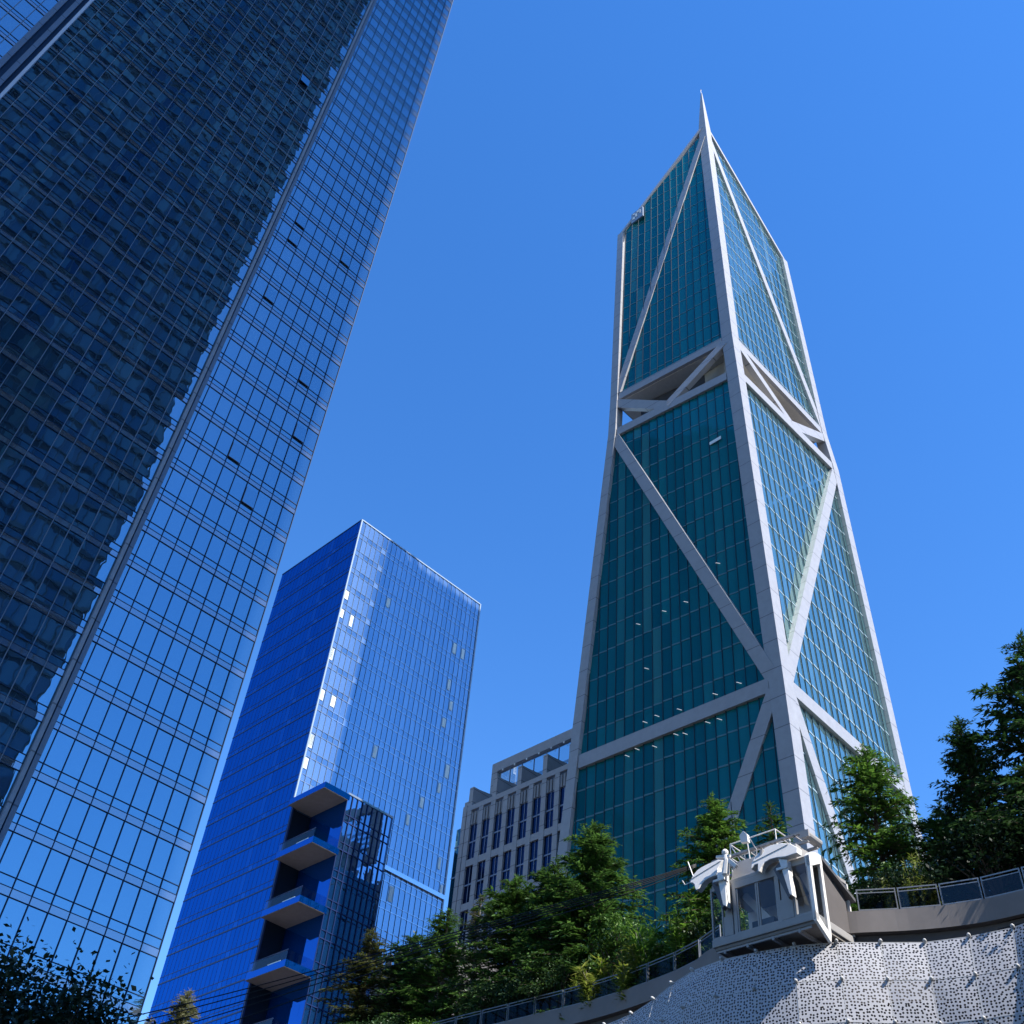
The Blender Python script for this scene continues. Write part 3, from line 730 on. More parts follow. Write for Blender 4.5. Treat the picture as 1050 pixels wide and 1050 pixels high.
# ------------------------------------------------------------------ elevated park: deck, parapet wall, perforated awning
d = MB(); d.poly([(40.9, -60, 20.6), (79, -60, 20.6), (79, 118, 20.6), (40.9, 118, 20.6)])
single(d, 'garden_bed', M['soil'], None, None, 60, 30, 20.6, kind='structure')
d = MB(); d.box(40.9, 79, -60, 118, .004, 20.4)
single(d, 'park_podium', plain('podium_dark', (.045, .045, .048), .9), 'long dark building under the elevated park, behind the perforated awning', 'building', 60, 30)

def smooth(pts, n=6):
    out = []
    for i in range(len(pts) - 1):
        p0, p1, p2, p3 = (Vector(pts[max(i - 1, 0)]), Vector(pts[i]), Vector(pts[i + 1]), Vector(pts[min(i + 2, len(pts) - 1)]))
        for k in range(n):
            u = k / n
            out.append(.5 * ((2 * p1) + (p2 - p0) * u + (2 * p0 - 5 * p1 + 4 * p2 - p3) * u * u + (3 * p1 - p0 - 3 * p2 + p3) * u ** 3))
    out.append(Vector(pts[-1])); return out
PW = smooth([(40.2, 95, 0), (39.9, 75, 0), (40.3, 58, 0), (39.7, 48, 0), (40.0, 40.1, 0), (40.15, 34.4, 0), (39.45, 29.2, 0), (38.5, 26.9, 0), (38.0, 24, 0), (38.4, 20.97, 0), (39.7, 18.3, 0), (40.45, 16.2, 0), (40.7, 13.95, 0), (40.8, 9, 0), (40.0, 2, 0), (40.6, -12, 0), (40, -40, 0)])
def wall_strip(off0, off1, z0, z1):
    mb = MB(); rings = []
    for i, p in enumerate(PW):
        tdir = (PW[min(i + 1, len(PW) - 1)] - PW[max(i - 1, 0)]).normalized(); n = Vector((tdir.y, -tdir.x, 0))
        if n.x > 0: n = -n
        a = p + n * off1; b = p + n * off0
        rings.append([(a.x, a.y, z0), (b.x, b.y, z0), (b.x, b.y, z1), (a.x, a.y, z1)])
    mb.loft(rings); return mb
w = thing('parapet_wall', 'smooth grey concrete parapet wall curving along the edge of the elevated park', 'wall', 39, 24, 18)
part(wall_strip(0, -.35, 20.62, 21.5), 'coping_wall', M['concrete'], w)
part(wall_strip(-.3, -.8, 18.0, 20.6), 'recessed_wall', M['concrete_dark'], w)  # shade of the recess put into the darker concrete colour

AW = [(36.5, 1), (36.2, 3), (36.4, 5), (37.0, 7), (37.9, 8.9), (38.8, 10.7), (39.5, 12.5), (39.84, 14.41), (39.53, 15.98), (39.11, 17.55), (38.37, 18.98), (37.54, 20.38), (36.79, 21.78), (36.39, 23.28), (36.26, 24.83), (36.64, 26.57), (37.31, 28.16), (38.1, 29.8), (38.8, 31.6), (39.3, 33.6), (39.6, 35.6), (39.6, 37.6), (39.3, 39.6)]
AROWS = [(19.8, 0.0), (18.18, .52), (16.55, .80), (14.9, .85), (13.25, .6), (11.6, .2)]
aw = thing('perforated_awning', 'undulating white perforated metal awning hung under the park edge, in big riveted panels', 'awning', 37, 24, 15)
def awpt(i, j):
    z, o = AROWS[j]; i0 = AW[max(i - 1, 0)]; i1 = AW[min(i + 1, len(AW) - 1)]
    tx, ty = i1[0] - i0[0], i1[1] - i0[1]; k = math.hypot(tx, ty); n = (-ty / k, tx / k)
    if n[0] > 0: n = (-n[0], -n[1])
    dent = .035 * math.sin(i * 2.1 + j * 1.7)
    return Vector((AW[i][0] + n[0] * (o + dent * (j > 0)), AW[i][1] + n[1] * (o + dent * (j > 0)), z + .06 * math.sin(i * 1.3)))
for j in range(len(AROWS) - 1):
    for i in range(len(AW) - 1):
        a, b, c, e = awpt(i, j + 1), awpt(i + 1, j + 1), awpt(i + 1, j), awpt(i, j)
        cen = (a + b + c + e) / 4; g_ = .992
        q = [cen + (v - cen) * g_ for v in (a, b, c, e)]
        nrm = (q[1] - q[0]).cross(q[3] - q[0]).normalized()
        if nrm.x > 0: nrm = -nrm
        mid = [(q[k] + q[(k + 1) % 4]) / 2 for k in range(4)]
        uw, uh = (b - a).length, (e - a).length; u0 = random.random() * 50; v0 = random.random() * 50
        p = MB(); N = 4
        for ii in range(N):
            for jj in range(N):
                pts_, uv_ = [], []
                for uu, vv in ((ii, jj), (ii + 1, jj), (ii + 1, jj + 1), (ii, jj + 1)):
                    uu, vv = uu / N, vv / N; bow = 16 * uu * (1 - uu) * vv * (1 - vv) * .03
                    pts_.append(tuple(q[0].lerp(q[1], uu).lerp(q[3].lerp(q[2], uu), vv) + nrm * bow)); uv_.append((u0 + uw * uu, v0 + uh * vv))
                p.poly(pts_, uv_)
        po = part(p, 'panel', M['perf'], aw, smooth=True)
        fl_ = MB()
        for k in (3, 2):
            pp, qq = q[k], q[(k + 1) % 4]
            fl_.beam(pp + nrm * .008, qq + nrm * .008, .022, .03, nrm)
        part(fl_, 'panel_edge', M['knob'], aw, parent=po)
        kb = MB(); n = nrm; kb.tube([e - n * .05, e + n * .10, e + n * .105], [.05, .075, .03], 10); kb.ball(e + n * .12, .065)
        part(kb, 'bolt_cap', M['knob'], aw, parent=po, smooth=True)

def railing(name, label, i0, i1, step):
    # along the parapet points between L = i0 and i1
    pts = [p for p in PW if min(i0, i1) <= p.y <= max(i0, i1)]
    r = thing(name, label, 'railing', 39.5, (i0 + i1) / 2, 21.5)
    L = [0]
    for a, b in zip(pts, pts[1:]): L.append(L[-1] + (b - a).length)
    def at(s):
        for k in range(len(L) - 1):
            if s <= L[k + 1]: u = (s - L[k]) / (L[k + 1] - L[k]); q = pts[k].lerp(pts[k + 1], u); return Vector((q.x + .22, q.y, 0))
        q = pts[-1]; return Vector((q.x + .22, q.y, 0))
    n = max(1, int(L[-1] / step)); st = L[-1] / n
    for k in range(n):
        a, b = at(k * st + .06), at((k + 1) * st - .06); u = (b - a).normalized()
        z0, z1 = 21.56, 22.5
        f = MB(); up = Vector((0, 0, 1)); nr = Vector((u.y, -u.x, 0))
        for (zz, hh) in ((z1 - .03, .05), (z1 - .17, .04), (z0 + .06, .05)): f.beam(a + up * zz, b + up * zz, hh, .04, nr)
        f.beam(a + up * (z0 - .05), a + up * z1, .05, .05, nr); f.beam(b + up * (z0 - .05), b + up * z1, .05, .05, nr)
        fo = part(f, 'rail_frame', M['rail'], r)
        g_ = MB(); g_.poly([a + up * (z0 + .1), b + up * (z0 + .1), b + up * (z1 - .2), a + up * (z1 - .2)])
        part(g_, 'glass_panel', M['rail_mesh'], r, parent=fo)
railing('railing', 'steel and glass railing on the wall to the right of the gondola cabin', -6, 20.2, 1.55)
railing('railing', 'steel and glass railing climbing the wall to the left of the gondola cabin', 26, 47, 1.7)

# ------------------------------------------------------------------ gondola cabin docked at the park edge
def gondola():
    t = thing('gondola_cabin', 'grey glazed gondola cabin with curved white claw arms, docked above the perforated awning', 'gondola', 36, 22.7, 20)
    RF, RB, LA, LB = 36.0, 38.9, 20.26, 25.12
    f = MB(); f.box(RF, RB, LA + .02, LB, 20.2, 20.52); part(f, 'floor', M['cab_grey'], t, bevel=.03)
    f = MB(); f.prism([(RF + .08, LA + .1, 20.19), (RF + .08, LB - .1, 20.19), (RB, LB - .1, 20.19), (RB, LA + .1, 20.19)], (0, 0, -.12))
    un = part(f, 'underside', M['cab_under'], t)
    f = MB()
    for l in (21.1, 22.3, 23.5, 24.6): f.box(RF + .1, RB, l - .05, l + .05, 19.9, 20.06)
    part(f, 'rib', M['cab_grey'], t, parent=un)
    f = MB(); f.box(RF + .12, RF + .2, LA + .3, LB - .15, 19.98, 20.07); part(f, 'rim', M['cab_grey'], t, parent=un)
    # roof and upper housing
    f = MB(); f.box(RF + .12, RB, LA + .05, LB - .05, 22.74, 22.9); part(f, 'roof', M['cab_grey'], t, bevel=.02)
    f = MB(); f.prism([(RF + .22, 21.55, 22.9), (RF + .22, 24.15, 22.9), (RF + .45, 24.1, 23.75), (RF + .45, 21.0, 23.75), (RF + .22, 20.9, 22.9)], (1.6, 0, 0)); part(f, 'roof_housing', M['cab_grey'], t, bevel=.02)
    # inside back wall, slanted struts and seat
    f = MB(); f.box(RB - .08, RB, LA, LB, 20.52, 22.74); part(f, 'back_wall', M['cab_inside'], t)
    f = MB(); f.beam((RF + 1.2, 24.2, 22.7), (RF + 1.6, 22.6, 20.55), .34, .2, (-1, 0, 0)); f.beam((RF + 1.0, 21.2, 22.7), (RF + 1.6, 20.6, 20.6), .26, .2, (-1, 0, 0)); part(f, 'inner_strut', M['cab_white'], t)
    f = MB(); f.box(RF + 1.3, RF + 2.2, 22.9, 24.0, 20.52, 21.5); part(f, 'machinery', M['cab_dark'], t, bevel=.05)
    f = MB(); f.tube([(RF + .9, 21.7, 20.52), (RF + .9, 21.7, 21.1), (RF + .9, 21.65, 21.3)], [.16, .16, .05]); ped = part(f, 'pedestal', M['cab_dark'], t)
    f = MB(); f.ball((RF + .85, 21.68, 21.36), .09); part(f, 'pedestal_lamp', M['cab_white'], t, parent=ped, smooth=True)
    # door frame and two leaves
    f = MB(); f.box(RF + .10, RF + .22, 23.88, 24.05, 20.53, 22.73); f.box(RF + .10, RF + .22, 21.80, 21.95, 20.53, 22.73)
    f.box(RF + .10, RF + .22, 21.95, 23.88, 22.45, 22.73); f.box(RF + .10, RF + .22, 21.95, 23.88, 20.53, 20.6)
    part(f, 'door_frame', M['cab_grey'], t)
    for a, b in ((22.9, 23.86), (21.97, 22.84)):
        f = MB(); f.poly([(RF + .17, a, 20.62), (RF + .17, b, 20.62), (RF + .17, b, 22.43), (RF + .17, a, 22.43)]); do = part(f, 'door', M['cab_glass'], t)
        f = MB(); f.box(RF + .14, RF + .2, a - .02, a + .05, 20.61, 22.44); f.box(RF + .14, RF + .2, b - .05, b + .02, 20.61, 22.44); part(f, 'door_stile', M['cab_grey'], t, parent=do)
    # pilasters under the arms, dark flanks
    for a, b in ((24.06, 24.5), (21.2, 21.78)):
        f = MB(); f.box(RF + .03, RF + .4, a, b, 20.53, 21.35); f.box(RF + .08, RF + .3, a + .05, b - .05, 21.35, 22.73); part(f, 'pilaster', M['cab_grey'], t, bevel=.015)
    # side bays with glass
    for a, b, zt in ((24.52, 25.1, 22.74), (LA + .12, 21.18, 22.74)):
        f = MB(); f.box(RF + .04, RF + .14, a, a + .07, 20.53, zt); f.box(RF + .04, RF + .14, b - .07, b, 20.53, zt); f.box(RF + .05, RF + .13, a + .07, b - .07, zt - .16, zt - .01); f.box(RF + .05, RF + .13, a + .07, b - .07, 20.53, 20.6)
        fo = part(f, 'window_frame', M['cab_grey'], t)
        f = MB(); f.poly([(RF + .09, a + .06, 20.58), (RF + .09, b - .06, 20.58), (RF + .09, b - .06, zt - .14), (RF + .09, a + .06, zt - .14)]); part(f, 'window', M['cab_glass'], t, parent=fo)
    # sunny end wall with one tall pane and an arched white head
    f = MB(); f.box(RF - .06, RF + .12, LA - .06, LA + .08, 20.15, 22.78); f.box(RF + .74, RF + .92, LA - .06, LA + .06, 19.9, 23.0)
    f.prism([(RF - .06, LA - .06, 20.5), (RF - .06, LA - .06, 20.12), (RF + .82, LA - .06, 19.56), (RF + .92, LA - .06, 19.9), (RF + .74, LA - .06, 19.95)], (0, .12, 0))
    f.prism([(RF - .06, LA - .07, 22.35), (RF - .06, LA - .07, 22.8), (RF + .1, LA - .07, 22.98), (RF + .5, LA - .07, 23.12), (RF + .9, LA - .07, 23.14), (RF + .92, LA - .07, 22.68), (RF + .7, LA - .07, 22.72), (RF + .15, LA - .07, 22.42)], (0, .2, 0))
    ew = part(f, 'end_frame', M['cab_white'], t)
    f = MB(); f.poly([(RF + .1, LA + .01, 20.3), (RF + .75, LA + .01, 19.98), (RF + .75, LA + .01, 22.72), (RF + .1, LA + .01, 22.45)]); part(f, 'window', M['cab_glass'], t, parent=ew)
    f = MB(); f.prism([(RF + .92, LA + .05, 20.3), (RF + 2.6, LA + .05, 20.6), (RF + 2.6, LA + .05, 22.4), (RF + .92, LA + .05, 23.05)], (0, .3, 0)); part(f, 'end_wall', M['concrete_dark'], t)  # shadow on the end wall painted in by a darker material
    f = MB(); f.prism([(RF + .9, LA - .1, 23.12), (RF + 3.0, LA - .2, 22.1), (RF + 3.0, LA - .2, 21.95), (RF + .9, LA - .1, 22.97)], (0, 1.0, 0)); part(f, 'sloping_eave', M['cab_dark'], t)
    # claw arms
    A1 = [(25.93, 22.99), (25.94, 23.13), (25.86, 23.30), (25.73, 23.44), (25.5, 23.53), (25.21, 23.58), (24.66, 23.63), (24.36, 23.54), (24.53, 23.27), (24.59, 22.97), (24.94, 22.94), (25.14, 22.88), (25.22, 22.80), (25.35, 22.6), (25.46, 22.58), (25.56, 22.68), (25.66, 22.86), (25.80, 22.97)]
    A2 = [(22.74, 22.72), (22.77, 22.97), (22.68, 23.18), (22.45, 23.36), (22.2, 23.44), (21.94, 23.48), (21.41, 23.42), (20.94, 23.26), (20.56, 23.0), (20.54, 22.78), (21.09, 22.78), (21.52, 22.86), (21.85, 22.88), (22.1, 22.82), (22.2, 22.68), (22.27, 22.5), (22.36, 22.56), (22.44, 22.86), (22.6, 22.86)]
    for k, A in enumerate((A1, A2)):
        f = MB(); f.prism([(35.50 + (z - 22.5) * .55, l, 22.55 + (z - 22.55) * 1.32) for l, z in A], (.34, 0, .0)); ar = part(f, 'claw_arm', M['cab_white'], t, bevel=.03)
        f = MB(); mx = sum(l for l, _ in A) / len(A); f.prism([(35.465 + (z * .93 + 23.15 * .07 - 22.5) * .55, l * .9 + mx * .1, 22.55 + (z * .93 + 23.15 * .07 - 22.55) * 1.32) for l, z in A[1:8]], (.06, 0, 0)); part(f, 'cover_plate', M['cab_white'], t, parent=ar, bevel=.01)
    for S in ([(24.62, 23.3), (24.16, 23.16), (24.0, 21.5), (24.18, 21.62)], [(21.52, 22.95), (21.12, 22.8), (20.86, 21.1), (21.0, 21.2)]):
        f = MB(); f.prism([(35.46 + (z - 21.0) * .18, l, z) for l, z in S], (.30, 0, 0)); st = part(f, 'strut', M['cab_white'], t, bevel=.015)
        f = MB(); rr = lambda z: 35.56 + (z - 21.0) * .18
        wq = [(S[0][0] + .30, S[0][1] - .35), (S[0][0] - .02, S[0][1] - .1), (S[3][0] - .02, S[3][1] + .04), (S[3][0] + .10, S[3][1] - .12)]
        f.prism([(rr(z), l, z) for l, z in wq], (.26, 0, 0)); part(f, 'dark_web', M['cab_dark'], t, parent=st)
        f = MB(); f.box(35.64, 35.98, S[1][0] - .08, S[0][0] + .04, S[1][1] - .42, S[1][1] - .32); part(f, 'bracket', M['cab_white'], t, parent=st)
    # grip head between the arms, roof rails, truss and its end sheave
    f = MB(); f.tube([(35.8, 24.1, 23.0), (35.8, 24.0, 23.6), (35.8, 24.05, 23.95)], [.17, .13, .08]); f.ball((35.8, 24.05, 23.98), .15); f.beam((35.75, 24.5, 23.9), (35.75, 23.8, 23.75), .1, .1, (-1, 0, 0)); f.beam((35.75, 23.9, 23.6), (35.75, 23.55, 23.2), .16, .14, (-1, 0, 0)); part(f, 'grip', M['cab_white'], t)
    rl = MB(); Z0, Z1_ = 23.78, 25.15
    P = [(37.2, 24.7), (37.2, 22.35), (38.3, 22.35), (38.3, 24.7)]
    for (r, l) in P: rl.tube([(r, l, Z0), (r, l, Z1_)], .03, 6)
    for (zz) in (Z1_, 24.5):
        for i in range(4): rl.tube([(*P[i], zz), (*P[(i + 1) % 4], zz)], .028, 6)
    rl.tube([(37.2, 24.7, Z1_), (37.2, 24.0, Z0)], .025, 6)
    part(rl, 'roof_railing', M['cab_white'], t)
    tb = MB()
    for zz in (24.05, 24.5):
        tb.box(37.0, 37.12, 20.75, 25.6, zz - .05, zz + .05); tb.box(37.7, 37.82, 20.75, 25.6, zz - .05, zz + .05)
    for i in range(8):
        l = 20.8 + i * .58; tb.beam((37.06, l, 24.05), (37.06, l + .5, 24.5), .05, .05, (-1, 0, 0)); tb.beam((37.0, l, 24.5), (37.8, l, 24.5), .05, .05, (0, 0, 1))
    tru = part(tb, 'roof_truss', M['cab_grey'], t)
    f = MB(); f.tube([(36.9, 20.8, 24.3), (37.95, 20.8, 24.3)], .2, 14); f.box(36.86, 36.96, 20.6, 21.0, 24.15, 24.45); part(f, 'sheave', M['cab_grey'], t, parent=tru)
    f = MB(); f.tube([(36.6, 23.35, 23.75), (36.5, 23.35, 24.5)], .03, 6); f.prism([(36.3, 23.2, 24.45), (36.3, 23.55, 24.5), (36.3, 23.6, 24.85), (36.3, 23.4, 25.0), (36.3, 23.22, 24.8)], (.18, 0, 0)); part(f, 'floodlight', M['cab_white'], t)
    f = MB(); f.tube([(35.9, 22.6, 23.3), (35.9, 22.55, 23.7), (35.9, 22.85, 24.3)], .028, 6); f.tube([(35.9, 22.35, 23.3), (35.9, 22.3, 23.6)], .09, 8); part(f, 'sensor_arm', M['cab_grey'], t)
    f = MB(); f.tube([(36.0, 25.8, 23.2), (36.0, 26.15, 24.25)], .025, 6); f.tube([(36.0, 25.9, 23.3), (36.0, 26.35, 23.25), (36.0, 26.5, 23.5)], .022, 6); part(f, 'whisker_antenna', M['cab_white'], t)
gondola()

# hauling cables running down to the left, to a post beside the street
ends_hi = [(36.3, 25.92, 24.21), (33.91, 28.04, 22.86), (27.3, 33.22, 19.27), (20.2, 36.83, 15.4), (13.41, 39.8, 12.04)]
ends_lo = [(36.29, 25.92, 24.12), (33.91, 28.04, 22.59), (27.35, 33.18, 18.88), (20.37, 36.73, 14.69), (13.8, 39.67, 11.11)]
for k, (u, lb) in enumerate(((0.0, 'topmost of the black hauling cables sloping down left from the gondola cabin'), (.28, 'second highest of the black hauling cables sloping down left from the gondola'),
                             (.62, 'middle one of the black hauling cables below the topmost close pair'), (.95, 'second lowest of the black hauling cables sloping down to the left'), (1.5, 'lowest of the black hauling cables sloping across the foot of the blue building'))):
    pts = [Vector(a).lerp(Vector(b), u) for a, b in zip(ends_hi, ends_lo)]
    mb = MB(); mb.tube(smooth([tuple(p) for p in pts], 8), .02, 6)
    single(mb, 'hauling_cable', M['cable'], lb, 'cable', 36.3, 25.9, 24, group='hauling cables of the gondola', smooth=True)
p = thing('cable_post', 'dark steel post that carries the lower ends of the hauling cables', 'post', 13.5, 39.75)
b = MB(); b.tube([(13.5, 39.75, 0), (13.5, 39.75, 12.6)], [.22, .14], 12); part(b, 'shaft', M['cab_dark'], p)
b = MB(); b.box(13.1, 13.9, 39.45, 40.05, 10.4, 12.2); part(b, 'anchor_head', M['cab_dark'], p)

# ------------------------------------------------------------------ trees and planting
def cards(mb, p, dirv, nrm, ln, wd):
    side = dirv.cross(nrm)
    if side.length < 1e-4: return
    side.normalize(); a = p - side * wd * .5; tip = p + dirv * ln
    mid = p + dirv * ln * .45
    mb.poly([p, mid + side * wd * .5, tip, mid - side * wd * .5])

def conifer_mesh(seed, h, rad, dens=1.0, bare_top=False, sparse=1.0, sag=.18):
    rn = random.Random(seed); mb = MB(); br = MB()
    br.tube([(0, 0, 0), (rn.uniform(-.05, .05), rn.uniform(-.05, .05), h * .5), (0, 0, h)], [h * .018, h * .011, .012], 8)
    z = h * .06
    while z < h * .985:
        t = z / h
        ln0 = rad * (1 - t) ** .62 * (1 if t > .2 else .7 + t * 1.5) + .08
        nb = rn.randint(5, 7)
        for b in range(nb):
            if rn.random() > sparse: continue
            az = rn.uniform(0, 2 * math.pi); ln = ln0 * rn.uniform(.55, 1.18)
            rise = rn.uniform(-.05, .32) + t * .35
            hd = Vector((math.cos(az), math.sin(az), 0)); steps = max(2, int(ln / .15)); prev = Vector((0, 0, z)); pts = [prev]
            for s in range(1, steps + 1):
                u = s / steps; q = Vector((0, 0, z)) + hd * ln * u + Vector((0, 0, ln * (rise * u - sag * u * u * 2)))
                pts.append(q)
            br.tube([pts[0], pts[len(pts) // 2], pts[-1]], [.012 + .012 * ln, .01 + .006 * ln, .006], 4)
            for s in range(1, len(pts)):
                u = s / steps
                if u < .18 and t < .8: continue
                d0 = (pts[s] - pts[s - 1]).normalized()
                for c in range(max(2, int(5 * dens))):
                    ang = rn.choice((-1, 1)) * rn.uniform(.35, 1.25)
                    dd = Matrix.Rotation(ang, 3, 'Z') @ d0; dd.z += rn.uniform(-.5, .28); dd.normalize()
                    n = Vector((rn.gauss(0, .5), rn.gauss(0, .5), 1)).normalized()
                    p = pts[s - 1].lerp(pts[s], rn.random()) + Vector((rn.gauss(0, .05), rn.gauss(0, .05), rn.gauss(0, .05)))
                    L_ = rn.uniform(.20, .46) * (1.15 - .4 * u) * (.65 if t > .9 else 1)
                    cards(mb, p, dd, n, L_, L_ * rn.uniform(.18, .34))
                    if rn.random() < .6:
                        d3 = (Matrix.Rotation(rn.choice((-1, 1)) * .7, 3, 'Z') @ dd).normalized()
                        cards(mb, p + dd * L_ * .35, d3, n, L_ * .6, L_ * .2)
        z += rn.uniform(.16, .30) * (h / 11) ** .5
    for k in range(30):
        a = rn.uniform(0, 6.28); zz = h * rn.uniform(.94, 1.0); dd = Vector((math.cos(a) * .5, math.sin(a) * .5, rn.uniform(.4, 1))).normalized()
        cards(mb, Vector((0, 0, zz)), dd, Vector((rn.gauss(0, 1), rn.gauss(0, 1), .3)).normalized(), .22, .05)
    return br, mb

def broad_mesh(seed, h, rad, leafsize=.16, clumps=70, per=110, trunk=.35):
    rn = random.Random(seed); mb = MB(); br = MB()
    br.tube([(0, 0, 0), (.1, 0, h * .3), (.0, .1, h * .55)], [h * .022, h * .016, h * .010], 8)
    for k in range(clumps):
        a = rn.uniform(0, 6.28); e = rn.uniform(-.35, 1.0); r = rad * rn.uniform(.45, 1.0)
        c = Vector((math.cos(a) * r * math.cos(e * 1.3), math.sin(a) * r * math.cos(e * 1.3), h * .62 + h * .36 * math.sin(e * 1.5) * rn.uniform(.7, 1.05)))
        br.tube([(0, 0, h * rn.uniform(.25, .5)), tuple(c * .55 + Vector((0, 0, h * .2))), tuple(c)], [.05, .03, .01], 4)
        cs = rad * rn.uniform(.16, .30)
        for i in range(per):
            v = Vector((rn.gauss(0, 1), rn.gauss(0, 1), rn.gauss(0, .8))); p = c + v * cs * .55
            d = Vector((rn.gauss(0, 1), rn.gauss(0, 1), rn.gauss(-.2, .6))).normalized()
            n = Vector((rn.gauss(0, .8), rn.gauss(0, .8), 1)).normalized(); s = leafsize * rn.uniform(.6, 1.3)
            cards(mb, p, d, n, s, s * .6)
    return br, mb

def blades_mesh(seed, h, rad, n=900, ln=.5, wd=.06, arch=.5):
    rn = random.Random(seed); mb = MB(); br = MB()
    for k in range(40):
        a = rn.uniform(0, 6.28); r = rad * rn.random() ** .5; x, y = r * math.cos(a), r * math.sin(a); hh = h * rn.uniform(.6, 1.0) * (1 - .35 * (r / rad) ** 2)
        top = Vector((x * 1.35, y * 1.35, hh)); br.tube([(x, y, 0), (x * 1.12, y * 1.12, hh * .6), tuple(top)], [.018, .014, .006], 4)
        for i in range(n // 40):
            u = rn.uniform(.2, 1); p = Vector((x, y, 0)).lerp(top, u); d = Vector((rn.gauss(0, 1), rn.gauss(0, 1), rn.uniform(-.5, .7))).normalized()
            nr = Vector((rn.gauss(0, .6), rn.gauss(0, .6), 1)).normalized(); s = ln * rn.uniform(.5, 1.2)
            cards(mb, p, d, nr, s, wd * rn.uniform(.7, 1.4))
    return br, mb

MESH = {}
def plant(name, label, cat, key, make, leafmat, barkmat, r, l, z, h_scale, group, rot=None, crown='crown', stem='trunk', wide=1.0):
    o = bpy.data.objects.new(name, None); COL.objects.link(o); o.location = W(r, l, z)
    o.rotation_euler = (0, 0, rot if rot is not None else random.uniform(0, 6.28)); o.scale = (h_scale * wide, h_scale * wide, h_scale)
    tag(o, label, cat, group)
    if key not in MESH:
        br, mb = make(); MESH[key] = []
        for nm, q, mt in ((stem, br, barkmat), (crown, mb, leafmat)):
            me = bpy.data.meshes.new(nm); me.from_pydata([tuple(v) for v in q.v], [], q.f); me.materials.append(mt); me.update(); MESH[key].append((nm, me))
    for nm, me in MESH[key]:
        c = bpy.data.objects.new(nm, me); COL.objects.link(c); c.parent = o
        want = barkmat if nm == stem else leafmat
        if me.materials[0] != want:
            c.material_slots[0].link = 'OBJECT'; c.material_slots[0].material = want
    return o

ZD = 20.6
cA = lambda: conifer_mesh(3, 11.5, 3.1, 1.3)
cB = lambda: conifer_mesh(11, 11.0, 3.6, 1.3)
cC = lambda: conifer_mesh(23, 12.0, 2.8, 1.1, sparse=.9)
cD = lambda: conifer_mesh(31, 9.0, 1.7, .7, sparse=.62)
G = 'conifers planted along the park edge'
def con(label, key, mk, mat, r, l, top, wide=1.0, hh=None, name='conifer_tree', bark='bark'):
    base = {'A': 11.5, 'B': 11.0, 'C': 12.0, 'D': 9.0}[key]
    plant(name, label, 'tree', key, mk, M[mat], M[bark], r, l, ZD, (top - ZD) / base, G, wide=wide)
con('pointed green conifer standing tallest in front of the teal tower, left of the gondola', 'A', cA, 'needle', 44, 38.7, 33.8, 1.45)
con('bushy green conifer just left of the pointed one, before the stone block', 'B', cB, 'needle', 44.6, 42.1, 32.6, 1.35)
con('light topped conifer in front of the stone block windows', 'B', cB, 'needle', 44.4, 45.4, 32.5, 1.3)
con('thin conifer with bare pale top beside the blue tower edge', 'D', cD, 'needle_brown', 44.2, 48.2, 31.8, 1.2, bark='bark_pale')
con('dark conifer at the right foot of the blue tower', 'C', cC, 'needle', 44.5, 51.6, 32.0, 1.6)
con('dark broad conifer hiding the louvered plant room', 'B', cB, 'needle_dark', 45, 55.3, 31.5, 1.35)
con('brownish sparse conifer leftmost of the park row, before the glass bay', 'C', cC, 'needle_brown', 44.2, 58.9, 32.4, 1.5)
con('small green conifer close behind the left side of the gondola cabin', 'B', cB, 'needle_bright', 42.6, 29.2, 31.8, 1.0)
con('thin wispy conifer behind the gondola roof, against the white column', 'D', cD, 'needle', 45, 27.2, 31.6, 1.2)
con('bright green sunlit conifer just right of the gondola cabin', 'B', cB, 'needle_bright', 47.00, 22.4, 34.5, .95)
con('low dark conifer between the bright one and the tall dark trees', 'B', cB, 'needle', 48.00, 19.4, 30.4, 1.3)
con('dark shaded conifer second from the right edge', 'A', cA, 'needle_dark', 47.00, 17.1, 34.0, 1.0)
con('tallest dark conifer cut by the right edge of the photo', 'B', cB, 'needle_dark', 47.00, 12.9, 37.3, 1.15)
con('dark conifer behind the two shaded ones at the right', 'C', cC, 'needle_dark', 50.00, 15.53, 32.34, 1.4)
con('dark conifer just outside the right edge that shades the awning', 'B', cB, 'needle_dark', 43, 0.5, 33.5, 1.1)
con('dark conifer farther out to the right along the park edge', 'A', cA, 'needle_dark', 44, -7.0, 33.0, 1.5)  # unseen tree added to shade the right-hand conifers
con('pale sunlit conifer low before the blue tower', 'A', cA, 'needle_pale', 44, 81.6, 32.9, 1.25, bark='bark_pale')
con('shorter pale sunlit conifer left of the other pale one', 'C', cC, 'needle_pale', 43, 84.6, 31.0, 1.3, bark='bark_pale')

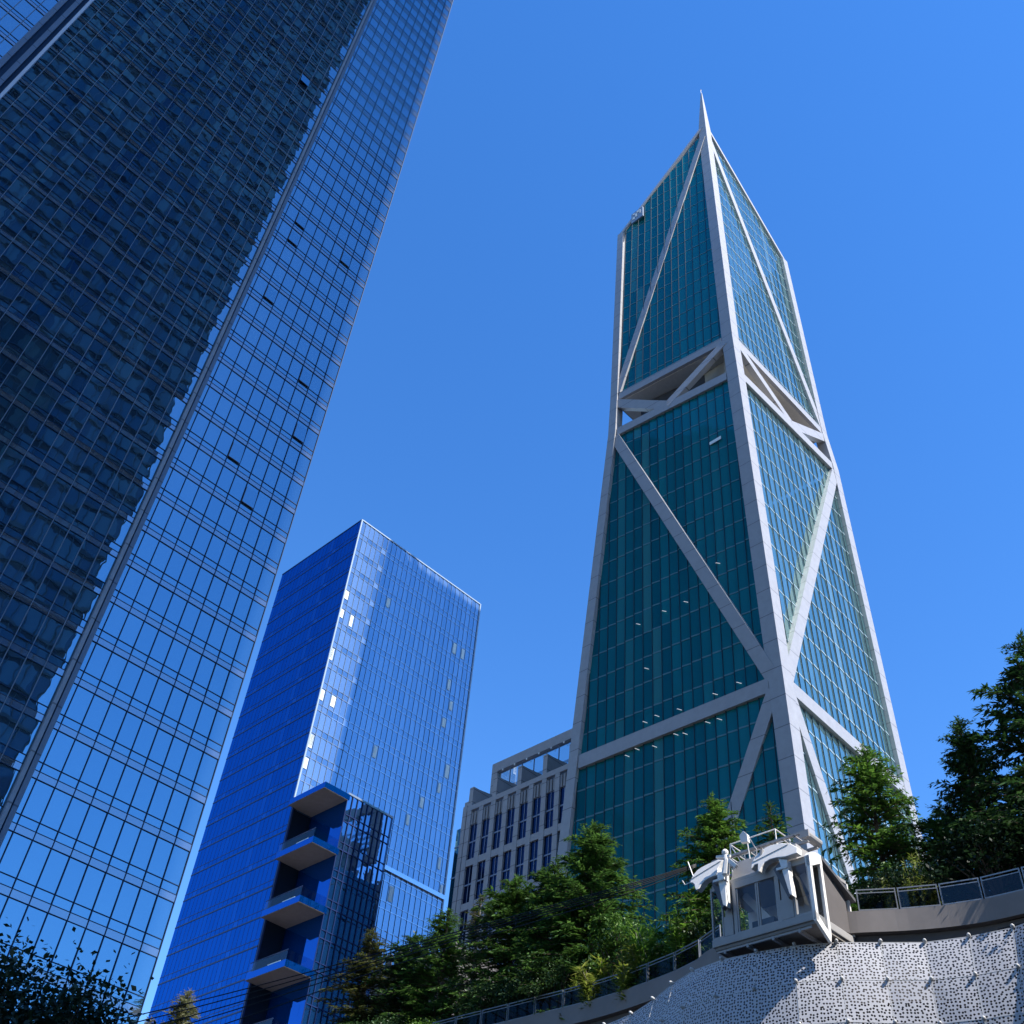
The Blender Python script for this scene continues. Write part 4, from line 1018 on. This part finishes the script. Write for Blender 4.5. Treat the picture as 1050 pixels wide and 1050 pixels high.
# broadleaf undergrowth along the railing
bs = lambda: broad_mesh(5, 3.6, 2.1, .12, 50, 150)
GB = 'shrubs along the park railing'
def sh(label, mat, r, l, z_top, wide=1.0, key='S', cat='shrub', name='shrub'):
    plant(name, label, cat, key, bs, M[mat], M['bark'], r, l, ZD, (z_top - ZD) / 3.6, GB, wide=wide, crown='foliage', stem='stem')
sh('dark shrub under the pointed conifer behind the left railing', 'shrub', 41.9, 39.2, 24.6, 1.1)
sh('dark shrub at the foot of the bushy conifer', 'shrub', 42.2, 43.2, 24.4, 1.2)
sh('light leafed shrub low at the left end of the parapet wall', 'fern', 41.6, 48.6, 23.2, 1.2)
sh('green shrub left of the light leafed one at the photo bottom', 'shrub', 41.9, 53.0, 24.0, 1.3)
sh('green shrub below the brownish conifer at the photo bottom', 'shrub', 42.2, 58.0, 24.2, 1.3)
sh('mid green shrub between bamboo and pointed conifer', 'needle_bright', 43.6, 36.0, 26.4, .8)
sh('dark shrub beside the gondola cabin behind the railing', 'shrub', 42.0, 28.6, 24.6, .9)
sh('dark shrub under the bright conifer right of the cabin', 'shrub_dark', 43.0, 19.6, 24.6, 1.0)
sh('dark shrub in deep shade behind the right railing', 'shrub_dark', 44.0, 16.0, 25.6, 1.2)
sh('dark shrub at the right edge behind the railing', 'shrub_dark', 44.2, 12.2, 25.8, 1.3)
bm_ = lambda: blades_mesh(9, 3.0, 1.2, 5200, .30, .05)
def bl(label, mat, r, l, z_top, wide, name='bamboo', cat='bamboo', key='BB'):
    plant(name, label, cat, key, bm_, M[mat], M['bark_pale'], r, l, ZD, (z_top - ZD) / 3.0, 'bamboo clumps by the railing', wide=wide, crown='foliage', stem='canes')
bl('yellowish bamboo clump leaning on the left railing', 'bamboo', 42.5, 34.4, 25.0, 1.35)
bl('second yellow green bamboo clump nearer the gondola cabin', 'bamboo', 42.5, 32.4, 24.8, 1.2)
bl('bright green fern like clump beside the left of the cabin', 'fern', 42.2, 30.9, 26.6, .85, name='fern_clump', cat='fern')
bl('yellow green clump right of the bright conifer above the railing', 'bamboo', 42.3, 19.0, 25.6, .5)

# street tree, lower left
plant('street_tree', 'dark leafy street tree in the lower left corner, in shade', 'tree', 'ST', lambda: broad_mesh(17, 10.6, 4.1, .155, 200, 190), M['broad'], M['bark'], 10.2, 26.6, 0, 1.0, None, rot=.6)
plant('street_tree', 'second dark street tree cut by the left edge of the photo', 'tree', 'ST', None, M['broad'], M['bark'], 6.6, 27.6, 0, .98, None, rot=2.6)
